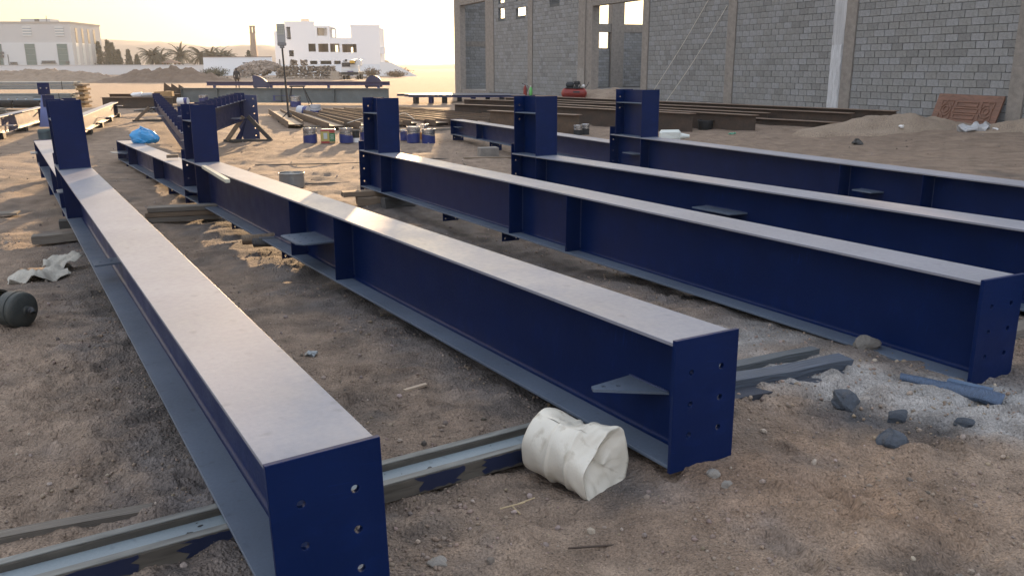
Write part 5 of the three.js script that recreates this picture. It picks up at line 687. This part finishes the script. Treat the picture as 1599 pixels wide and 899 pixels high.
{ // office block far left
  const o = thing('office_block', 'pale office block with tall green glass strips and air conditioners at the left edge', 'building', [-107, -0.3, -214], 0.07), m = M([0.52, 0.51, 0.49], 0.9), gl = M([0.10, 0.16, 0.15], 0.15), wt = M([0.66, 0.66, 0.62], 0.5);
  mesh('main_wall', box(32, 12.2, 18, [-16, 6.1, -9]), m, o); mesh('roof_parapet', box(32.3, 0.4, 18.3, [-16, 12.3, -9]), M([0.42, 0.38, 0.33], 0.9), o); mesh('roof_room', box(7, 0.8, 5, [-9.5, 12.9, -6]), m, o); mesh('lower_band', box(32.1, 7.6, 0.2, [-16, 3.8, 0.06]), M([0.60, 0.61, 0.60], 0.9), o); mesh('vent_pipe', [bar([-6.6, 12.4, -3], [-6.6, 14, -3], 0.08), box(0.9, 0.6, 0.6, [-8, 12.8, -1])], mats.concreteDark, o);
  for (const x of [-2.4, -10.0, -17.8, -25.5]) { const w = mesh('glass_strip', box(2.5, 7.2, 0.16, [x, 3.7, 0.12]), gl, o); for (let j = 1; j < 5; j++) mesh('glazing_bar', box(2.1, 0.07, 0.06, [x, 0.4 + j * 1.45, 0.22]), M([0.2, 0.25, 0.24], 0.5), o); for (const s of [-1, 1]) mesh('glazing_bar', box(0.08, 7.2, 0.08, [x + s * 1.22, 3.7, 0.2]), M([0.35, 0.36, 0.36], 0.5), o); mesh('upper_window', box(2.0, 2.2, 0.1, [x - 0.2, 10.2, 0.05]), M([0.33, 0.36, 0.38], 0.1), o); for (let j = 0; j < 4; j++) mesh('louvre', box(2.1, 0.28, 0.1, [x - 0.2, 9.3 + j * 0.62, 0.12]), wt, o); }
  const ac = (x, y) => mesh('air_conditioner', box(0.75, 0.55, 0.35, [x, y, 0.35], 0, 0.03), M([0.10, 0.10, 0.10], 0.6), o); for (const [x, y, n] of [[-7.2, 3.1, 4], [-7.4, 1.1, 5], [-14.6, 2.8, 2], [-13.9, 0.9, 3], [-1.6, 1.1, 1], [-1.6, 2.1, 1], [-1.5, 3.0, 1], [-16.6, 5.2, 1], [-16.5, 1.2, 1], [-16.7, 4.4, 1]]) for (let i = 0; i < n; i++) ac(x + i * 0.8, y); mesh('ac_ledge', [box(3.6, 0.12, 0.5, [-6.0, 2.75, 0.3]), box(1.8, 0.12, 0.5, [-14.2, 2.5, 0.3])], mats.concreteDark, o);
  mesh('drain_pipe', [bar([-17.4, 0, 0.25], [-17.4, 8.2, 0.25], 0.09), bar([-15.4, 0, 0.25], [-15.4, 4.8, 0.25], 0.08)], mats.concreteDark, o);
  for (let i = 0; i < 4; i++) { mesh('side_window', box(0.1, 3.6, 1.1, [0.03, 9.3, -3 - i * 3.6]), M([0.15, 0.13, 0.11], 0.3), o); mesh('side_pilaster', box(0.25, 7.6, 1.4, [0.05, 3.8, -2.4 - i * 3.8]), wt, o); }
}
{ const o = thing('brick_tower', 'tall tapering brick tower with an opening at its top, left of the white building', 'tower', [-119, -0.5, -405]); const m = M([0.26, 0.19, 0.15], 0.95, { map: re(tConc, 0.05) }); const g = new THREE.CylinderGeometry(1.3, 2.3, 16.8, 4, 1); g.rotateY(PI / 4); g.translate(0, 8.4, 0); mesh('shaft', g, m, o); for (const [x, z] of [[-1, -1], [-1, 1], [1, -1], [1, 1]]) mesh('belfry_post', box(0.55, 2.8, 0.55, [x * 0.72, 18.2, z * 0.72]), m, o); mesh('tower_cap', [box(2.2, 0.5, 2.2, [0, 19.8, 0]), box(2.3, 0.3, 2.3, [0, 16.9, 0])], m, o); }
// crane truck
{
  const o = thing('crane_truck', 'white crane truck with a yellow hook block parked before the white wall', 'truck', [-22.1, -0.15, -119.5], 0.05), w = M([0.66, 0.66, 0.64], 0.5);
  mesh('chassis', box(2.3, 0.35, 7, [0, 0.85, -3]), mats.dark, o); mesh('cab', [box(1.3, 1.3, 1.5, [-0.55, 1.75, -0.8], 0, 0.08), box(1.0, 0.9, 2.2, [0.55, 1.5, -1.2], 0, 0.06)], w, o); mesh('windscreen', box(1.1, 0.55, 0.04, [-0.55, 2.0, -0.03]), mats.dark, o); mesh('front_bumper', [box(0.75, 0.6, 0.3, [-0.78, 0.85, 0.1], 0, 0.04), box(0.7, 0.6, 0.3, [0.82, 0.85, 0.1], 0, 0.04)], w, o); mesh('number_panel', box(0.8, 0.62, 0.22, [0.02, 0.85, 0.1], 0, 0.02), M([0.12, 0.11, 0.22], 0.5), o); mesh('bumper_beam', box(2.5, 0.16, 0.3, [0.05, 1.24, 0.05], 0, 0.02), w, o);
  mesh('crane_house', box(1.9, 0.9, 1.9, [0.2, 2.25, -3.2], 0, 0.06), w, o); mesh('boom', beamBox([0.35, 2.6, -4.6], [0.35, 2.35, 0.4], 0.45, 0.5), w, o); mesh('hook_block', box(0.7, 0.36, 0.4, [0.4, 2.35, 0.55], 0, 0.05), M([0.62, 0.36, 0.03], 0.5), o); mesh('hook_frame', [box(0.8, 0.1, 0.45, [0.4, 2.1, 0.55]), box(0.12, 0.3, 0.3, [0.8, 2.4, 0.5])], mats.dark, o); mesh('mirror', [box(0.2, 0.34, 0.08, [-1.35, 2.3, 0.0]), box(0.3, 0.2, 0.3, [-0.5, 2.6, 0])], mats.dark, o);
  for (const x of [-0.95, 0.95]) for (const z of [-0.6, -3.6, -5]) { const t = mesh('tyre', xf(new THREE.TorusGeometry(0.36, 0.15, 10, 22), [x, 0.5, z], [0, PI / 2, 0], null), mats.black, o); mesh('rim', cyl(0.24, 0.24, 0.22, 16, [x, 0.5, z], [0, 0, PI / 2]), mats.galv, o); }
  const b = thing('leaning_boards', 'row of pale boards leaning beside the crane truck', 'boards', [-24.1, -0.15, -118.6]); for (let i = 0; i < 7; i++) mesh('board', box(0.13, 1.15, 0.05, [-0.5 + i * 0.16, 0.58, 0.05 * (i % 2)], [-0.12, 0, 0.02 * (i % 3 - 1)]), M([0.4, 0.34, 0.27], 0.9), b);
}
// rubble and block stacks
{
  const heap = (name, label, cat, N, f, s0, s1, rgb, seed) => { const g = rough(new THREE.BoxGeometry(1, 0.6, 0.7, 2, 2, 2), 0.12, 2.2, seed), im = new THREE.InstancedMesh(g, M([1, 1, 1], 0.95), N), r = rng(seed), q = new THREE.Object3D(), c = new THREE.Color(); for (let i = 0; i < N; i++) { const [x, y, z] = f(r), s = lerp(s0, s1, r()); q.position.set(x, y, -z); q.rotation.set(r() * 1.2 - 0.6, r() * 6, r() * 1.2 - 0.6); q.scale.set(s, s, s); q.updateMatrix(); im.setMatrixAt(i, q.matrix); const k = 0.5 + r() * 0.9; im.setColorAt(i, c.setRGB(rgb[0] * k, rgb[1] * k, rgb[2] * k)); } im.name = numbered(name); im.castShadow = im.receiveShadow = true; scene.add(im); tag(im, label, cat, null, 'stuff'); };
  heap('rubble_heap', 'heap of broken concrete rubble in front of the white wall', 'rubble', 900, (r) => { const a = r() * 6.28, q = Math.sqrt(r()); const x = q * Math.cos(a) * 4.4, z = q * Math.sin(a) * 2.2; return [-39.6 + x, -0.2 + 2.5 * Math.pow(Math.max(0, 1 - q * q * (0.8 + 0.2 * Math.cos(a * 3))), 0.8), 139 + z]; }, 0.2, 0.65, [0.27, 0.22, 0.18], 521);
  heap('rubble_spill', 'low spill of rubble and stones along the sand before the white wall', 'rubble', 260, (r) => [-34 + (r() - 0.5) * 26, -0.12 + r() * 0.1, 132 + r() * 5], 0.12, 0.4, [0.3, 0.25, 0.2], 523);
  const r = rng(525), mB = [[0.27, 0.215, 0.165], [0.15, 0.12, 0.095], [0.38, 0.31, 0.24]].map((c) => M(c, 0.95, { map: re(tConc, 0.4) })); let k = 0;
  const place = ['bottom row', 'second row', 'top row'];
  for (let j = 0; j < 3; j++) for (let i = 0; i < (j === 2 ? 2 : j === 1 ? 8 : 9); i++) { const x = j === 2 ? [-34.2, -32.6][i] : -36.5 + i * 1.16 + 0.2 * j, o = thing('block_pallet', (j === 2 ? ['left', 'right'][i] + ' one of two loose block pallets on top of the stacked rows' : 'rough block pallet, ' + ['first', 'second', 'third', 'fourth', 'fifth', 'sixth', 'seventh', 'eighth', 'ninth'][i] + ' from the left in the ' + place[j] + ' beside the truck'), 'pallet', [x, -0.15 + j * 0.92, -137 - 0.3 * r()], (r() - 0.5) * 0.5, 'pallets of rough blocks beside the truck'); for (let b = 0; b < 3; b++) for (let a = 0; a < 4; a++) mesh('block', rough(box(0.22 + r() * 0.12, 0.2 + r() * 0.12, 0.5 + 0.45 * r(), [-0.38 + a * 0.25 + (r() - 0.5) * 0.12, 0.17 + b * 0.29 + (r() - 0.5) * 0.1, (r() - 0.5) * 0.3], [(r() - 0.5) * 0.5, (r() - 0.5) * 0.9, (r() - 0.5) * 0.5], 0.03), 0.05, 3, 530 + a + b * 4), mB[Math.floor(r() * 3)], o); }
}
mound('dirt_mound', 'broad brown dirt mound at the left in front of the office block', 'dirt mound', -66, 121, 17, 6, 1.41, 0.1, mSand, 541); mound('dirt_mound', 'long brown dirt mound with steep right end, behind the dark beams', 'dirt mound', -43.5, 110, 11, 4.5, 1.70, 0.0, M([0.27, 0.20, 0.15], 0.98, { map: re(tSandCol, 0.2), bumpMap: re(tSandBump, 0.4), bumpScale: 0.1 }), 543); mound('dirt_mound', 'low dirt mound joining the two larger ones', 'dirt mound', -56, 113, 9, 4, 1.11, 0.2, mSand, 545); mound('dirt_mound', 'far left end of the dirt mounds below the office block', 'dirt mound', -84, 128, 14, 6, 1.26, 0, mSand, 547);

// vegetation
function leafCloud(parent, name, N, place, s0, s1, rgb, seed, parentScene) {
  const g = new THREE.BufferGeometry(); g.setAttribute('position', new THREE.Float32BufferAttribute([-0.5, 0, 0, 0.5, 0, 0.06, 0.1, 1, 0, -0.4, 0.5, 0.08], 3)); g.setIndex([0, 1, 2, 0, 2, 3]); g.computeVertexNormals();
  const m = M([1, 1, 1], 0.9, { side: THREE.DoubleSide }), im = new THREE.InstancedMesh(g, m, N), r = rng(seed), q = new THREE.Object3D(), c = new THREE.Color();
  for (let i = 0; i < N; i++) { const p = place(r), s = lerp(s0, s1, r()); q.position.set(...p); q.rotation.set(r() * 6, r() * 6, r() * 6); q.scale.set(s * 0.6, s, s); q.updateMatrix(); im.setMatrixAt(i, q.matrix); const k = 0.55 + r() * 0.9; im.setColorAt(i, c.setRGB(rgb[0] * k, rgb[1] * k, rgb[2] * k)); }
  im.name = name; im.castShadow = im.receiveShadow = true; im.userData.kind = 'stuff'; parent.add(im); return im;
}
{
  const at = (px, z) => (px - 799.5) / 1320 * 0.967 * z;
  const conifers = [[143, 7.0, 'tallest conifer half hidden at the right edge of the office block'], [157, 5.0, 'pointed dark conifer, second right of the office block'], [171, 5.3, 'first of two touching pointed conifers behind the mounds'], [178, 4.8, 'second of two touching pointed conifers behind the mounds'], [187, 3.3, 'small narrow conifer right of the two touching ones'], [202, 3.3, 'broad low conifer in the middle of the tree row'], [215, 2.2, 'smallest conifer at the right end of the tree row'], [390, 3.0, 'lone small conifer left of the brick tower']];
  conifers.forEach(([px, h, label], i) => { h += 1.2; return plantConifer(px, h, label, i); }); function plantConifer(px, h, label, i) { const z = 228, o = thing('conifer_tree', label, 'tree', [at(px, z), 0.4, -z]); h *= 1.18; mesh('trunk', bar([0, 0, 0], [0, h * 0.8, 0], 0.14, 7, 0.04), mats.woodDark, o); for (let k = 0; k < 6; k++) mesh('limb', bar([0, h * (0.2 + k * 0.1), 0], [0.5 * Math.cos(k * 2.1), h * (0.25 + k * 0.1), 0.5 * Math.sin(k * 2.1)], 0.05, 5, 0.02), mats.woodDark, o); leafCloud(o, 'crown', 1500, (r) => { const t = Math.pow(r(), 0.8), a = r() * 6.28, rr = (0.3 + h * 0.22) * (1 - t * 0.88) * (0.75 + 0.4 * Math.sin(a * 3 + t * 9 + i)) * Math.sqrt(r()); return [rr * Math.cos(a), h * (0.08 + 0.92 * t), rr * Math.sin(a)]; }, 0.3, 0.7, [0.05, 0.06, 0.036], 551 + i); }
  const palms = [[238, 2.9, 2.3, 'leftmost date palm behind the low boundary wall'], [250, 2.3, 2.2, 'short date palm left of the pavilion'], [282, 3.1, 2.5, 'date palm with the widest crown, right of the pavilion'], [313, 2.9, 2.4, 'date palm left of the tall white wall end'], [330, 2.8, 2.2, 'leaning date palm over the end of the white wall'], [344, 2.9, 2.2, 'date palm second from the right behind the white wall'], [354, 2.6, 2.0, 'rightmost date palm behind the white wall']];
  palms.forEach(([px, h, R, label], i) => { h *= 1.22; R *= 1.5; const z = 206 + i * 3, o = thing('palm_tree', label, 'palm', [at(px, z), 0.3, -z]); mesh('trunk', rough(bar([0, -0.5, 0], [0.15, h, 0], 0.3, 9, 0.2), 0.05, 4, 560 + i), mats.woodDark, o); const r = rng(570 + i), fr = [], cr = (p, q, w) => { const d = V(...q).sub(V(...p)), s = d.clone().cross(V(0, 1, 0)).normalize().multiplyScalar(w); return [p[0] - s.x, p[1], p[2] - s.z, p[0] + s.x, p[1], p[2] + s.z, ...q]; }; const pos = [];
    for (let k = 0; k < 70; k++) { const a = k * 2.4 + r(), el = lerp(-0.5, 1.3, r()), L = R * (0.8 + 0.4 * r()); let p = V(0.15, h, 0), dir = V(Math.cos(a) * Math.cos(el), Math.sin(el), Math.sin(a) * Math.cos(el)); for (let s = 0; s < 8; s++) { const q = p.clone().addScaledVector(dir, L / 8); const side = dir.clone().cross(V(0, 1, 0)).normalize(); for (const g of [-1, 1]) for (let e = 0; e < 3; e++) { const b = p.clone().lerp(q, e / 3), tip = b.clone().addScaledVector(side, g * 0.62 * (1 - s / 10)).addScaledVector(dir, 0.26); tip.y -= 0.12; pos.push(b.x, b.y, b.z, b.x + dir.x * 0.2, b.y + dir.y * 0.2 + 0.04, b.z + dir.z * 0.2, tip.x, tip.y, tip.z); } p = q; dir.y -= 0.2; dir.normalize(); } }
    const g = new THREE.BufferGeometry(); g.setAttribute('position', new THREE.Float32BufferAttribute(pos, 3)); g.computeVertexNormals(); const c = mesh('crown', g, M([0.075, 0.075, 0.045], 0.85, { side: THREE.DoubleSide }), o); });
  const bush = (label, px, z, w, h, rgb, seed, n = 900) => { const o = thing('desert_bush', label, 'bush', [at(px, z), -0.15, -z]); const r = rng(seed); for (let k = 0; k < 9; k++) mesh('branch', bar([0, 0, 0], [(r() - 0.5) * w, h * (0.5 + 0.5 * r()), (r() - 0.5) * w * 0.5], 0.05, 5, 0.015), mats.woodDark, o); leafCloud(o, 'leaves', n, (r2) => { const a = r2() * 6.28, q = Math.sqrt(r2()), t = r2(); return [w * 0.5 * q * Math.cos(a) * (0.5 + t), h * (0.1 + 0.9 * t * (1 - 0.6 * q) + 0.15 * Math.sin(a * 5)), w * 0.3 * q * Math.sin(a)]; }, 0.12, 0.34, rgb, seed + 1); };
  bush('spiky green bush at the foot of the white wall beside the pier', 340, 160, 3.4, 1.9, [0.10, 0.10, 0.06], 581); bush('second bush left of the spiky one at the wall end', 327, 165, 3, 1.6, [0.12, 0.11, 0.07], 583); bush('dry bush with a tall shoot right of the crane truck', 580, 150, 2.4, 1.7, [0.20, 0.14, 0.08], 585); bush('low dry bush right of the shooting bush at the wall foot', 618, 152, 3.0, 1.1, [0.24, 0.17, 0.1], 587); bush('golden dry bush on top of the sloping wall end', 625, 180, 4, 1.6, [0.30, 0.17, 0.07], 589); bush('low hedge-like bush left of the white building behind the wall', 422, 215, 6, 1.9, [0.10, 0.10, 0.06], 591, 1600);
  const pv = thing('garden_pavilion', 'brown wooden pavilion between the palms behind the boundary wall', 'pavilion', [at(268, 204), 0.2, -204]); for (const x of [-1.4, 1.4]) for (const z of [-1.4, 1.4]) mesh('post', box(0.28, 2.3, 0.28, [x, 1.15, z]), M([0.2, 0.12, 0.08], 0.9), pv); const rf = new THREE.ConeGeometry(2.7, 0.8, 4); rf.rotateY(PI / 4); rf.translate(0, 2.65, 0); mesh('roof', rf, M([0.16, 0.10, 0.07], 0.9), pv); mesh('bench_wall', box(2.8, 0.8, 0.2, [0, 0.4, 1.4]), M([0.25, 0.12, 0.09], 0.9), pv);
  const ph = thing('pump_house', 'small white hut between palms behind the boundary wall', 'hut', [at(288, 212), 0.1, -212]); mesh('hut_wall', box(3.4, 2.1, 3, [0, 1.05, 0]), mats.whiteWall, ph); mesh('hut_roof', box(3.8, 0.2, 3.4, [0, 2.2, 0]), M([0.4, 0.38, 0.35], 0.9), ph); mesh('hut_window', box(0.8, 0.7, 0.1, [0.2, 1.3, 1.5]), mats.dark, ph);
}
// ------------------------------------------------------------------ the walking man far off
function figure(bones, res, half, centre, cut) {                       // bones: [ax,ay,az, bx,by,bz, ra, rb]
  const mc = new MarchingCubes(res, new THREE.MeshStandardMaterial(), false, false, 60000), f = mc.field, n = mc.size; mc.isolation = 0;
  for (let k = 0; k < n; k++) for (let j = 0; j < n; j++) for (let i = 0; i < n; i++) {
    const x = (i / n * 2 - 1) * half + centre[0], y = (j / n * 2 - 1) * half + centre[1], z = (k / n * 2 - 1) * half + centre[2]; let acc = 0;
    for (const [ax, ay, az, bx, by, bz, ra, rb] of bones) { const ex = bx - ax, ey = by - ay, ez = bz - az, t = clamp(((x - ax) * ex + (y - ay) * ey + (z - az) * ez) / (ex * ex + ey * ey + ez * ez + 1e-9), 0, 1), d = Math.hypot(x - ax - t * ex, y - ay - t * ey, z - az - t * ez) - lerp(ra, rb, t); acc += Math.exp(-d * 70); }
    f[i + j * n + k * n * n] = Math.log(acc + 1e-37) / 70;
  }
  mc.update(); const c = mc.count ?? mc.geometry.drawRange.count, g = new THREE.BufferGeometry(); const p = mc.positionArray.slice(0, c * 3), nn = mc.normalArray.slice(0, c * 3); for (let i = 0; i < p.length; i += 3) { p[i] = p[i] * half + centre[0]; p[i + 1] = p[i + 1] * half + centre[1]; p[i + 2] = p[i + 2] * half + centre[2]; }
  g.setAttribute('position', new THREE.BufferAttribute(p, 3)); g.setAttribute('normal', new THREE.BufferAttribute(nn, 3)); return g;
}
{
  const o = thing('person', 'person in dark clothes standing far off in front of the rubble heap', 'person', [-24.0, gy(-24, 76), -76], 0.4);
  const B = [[0, 0.93, 0, 0, 1.38, 0, 0.135, 0.155], [-0.13, 1.40, 0, 0.13, 1.40, 0, 0.08, 0.08], [0, 1.42, 0, 0, 1.52, 0.01, 0.055, 0.055], [-0.09, 0.92, 0, -0.11, 0.5, 0.03, 0.09, 0.062], [-0.11, 0.5, 0.03, -0.12, 0.08, -0.02, 0.06, 0.042], [0.09, 0.92, 0, 0.12, 0.5, 0.05, 0.09, 0.062], [0.12, 0.5, 0.05, 0.13, 0.08, 0.0, 0.06, 0.042], [-0.12, 0.05, -0.04, -0.13, 0.035, 0.16, 0.045, 0.035], [0.13, 0.05, -0.02, 0.14, 0.035, 0.18, 0.045, 0.035], [-0.2, 1.38, 0, -0.25, 1.1, -0.02, 0.052, 0.043], [-0.25, 1.1, -0.02, -0.23, 0.85, 0.06, 0.042, 0.032], [0.2, 1.38, 0, 0.26, 1.1, -0.02, 0.052, 0.043], [0.26, 1.1, -0.02, 0.25, 0.85, 0.06, 0.042, 0.032]];
  for (const s of [-1, 1]) for (let k = 0; k < 5; k++) { const hx = s * 0.24, a = (k - 1.5) * 0.016; B.push(k === 4 ? [hx, 0.82, 0.07, hx - s * 0.03, 0.77, 0.11, 0.013, 0.010] : [hx, 0.84, 0.06 + a, hx, 0.70 + 0.015 * Math.abs(k - 1.5), 0.075 + a * 1.4, 0.013, 0.009]); }
  B.push([0, 1.60, 0.01, 0, 1.64, 0.0, 0.088, 0.098], [0, 1.57, 0.10, 0, 1.61, 0.09, 0.018, 0.014]);
  mesh('body', figure(B, 84, 0.95, [0, 0.87, 0]), M([0.045, 0.032, 0.028], 0.9), o);
  mesh('hair', xf(new THREE.SphereGeometry(0.104, 16, 10, 0, 2 * PI, 0, PI * 0.55), [0, 1.645, -0.015], [-0.25, 0, 0]), mats.black, o);
  mesh('shirt', figure([[0, 0.9, 0, 0, 1.38, 0, 0.15, 0.17], [-0.13, 1.40, 0, 0.13, 1.40, 0, 0.092, 0.092], [-0.2, 1.38, 0, -0.24, 1.16, -0.02, 0.066, 0.062], [0.2, 1.38, 0, 0.25, 1.16, -0.02, 0.066, 0.062]], 48, 0.4, [0, 1.2, 0]), M([0.03, 0.03, 0.035], 0.9), o);
}

renderer.render(scene, camera);
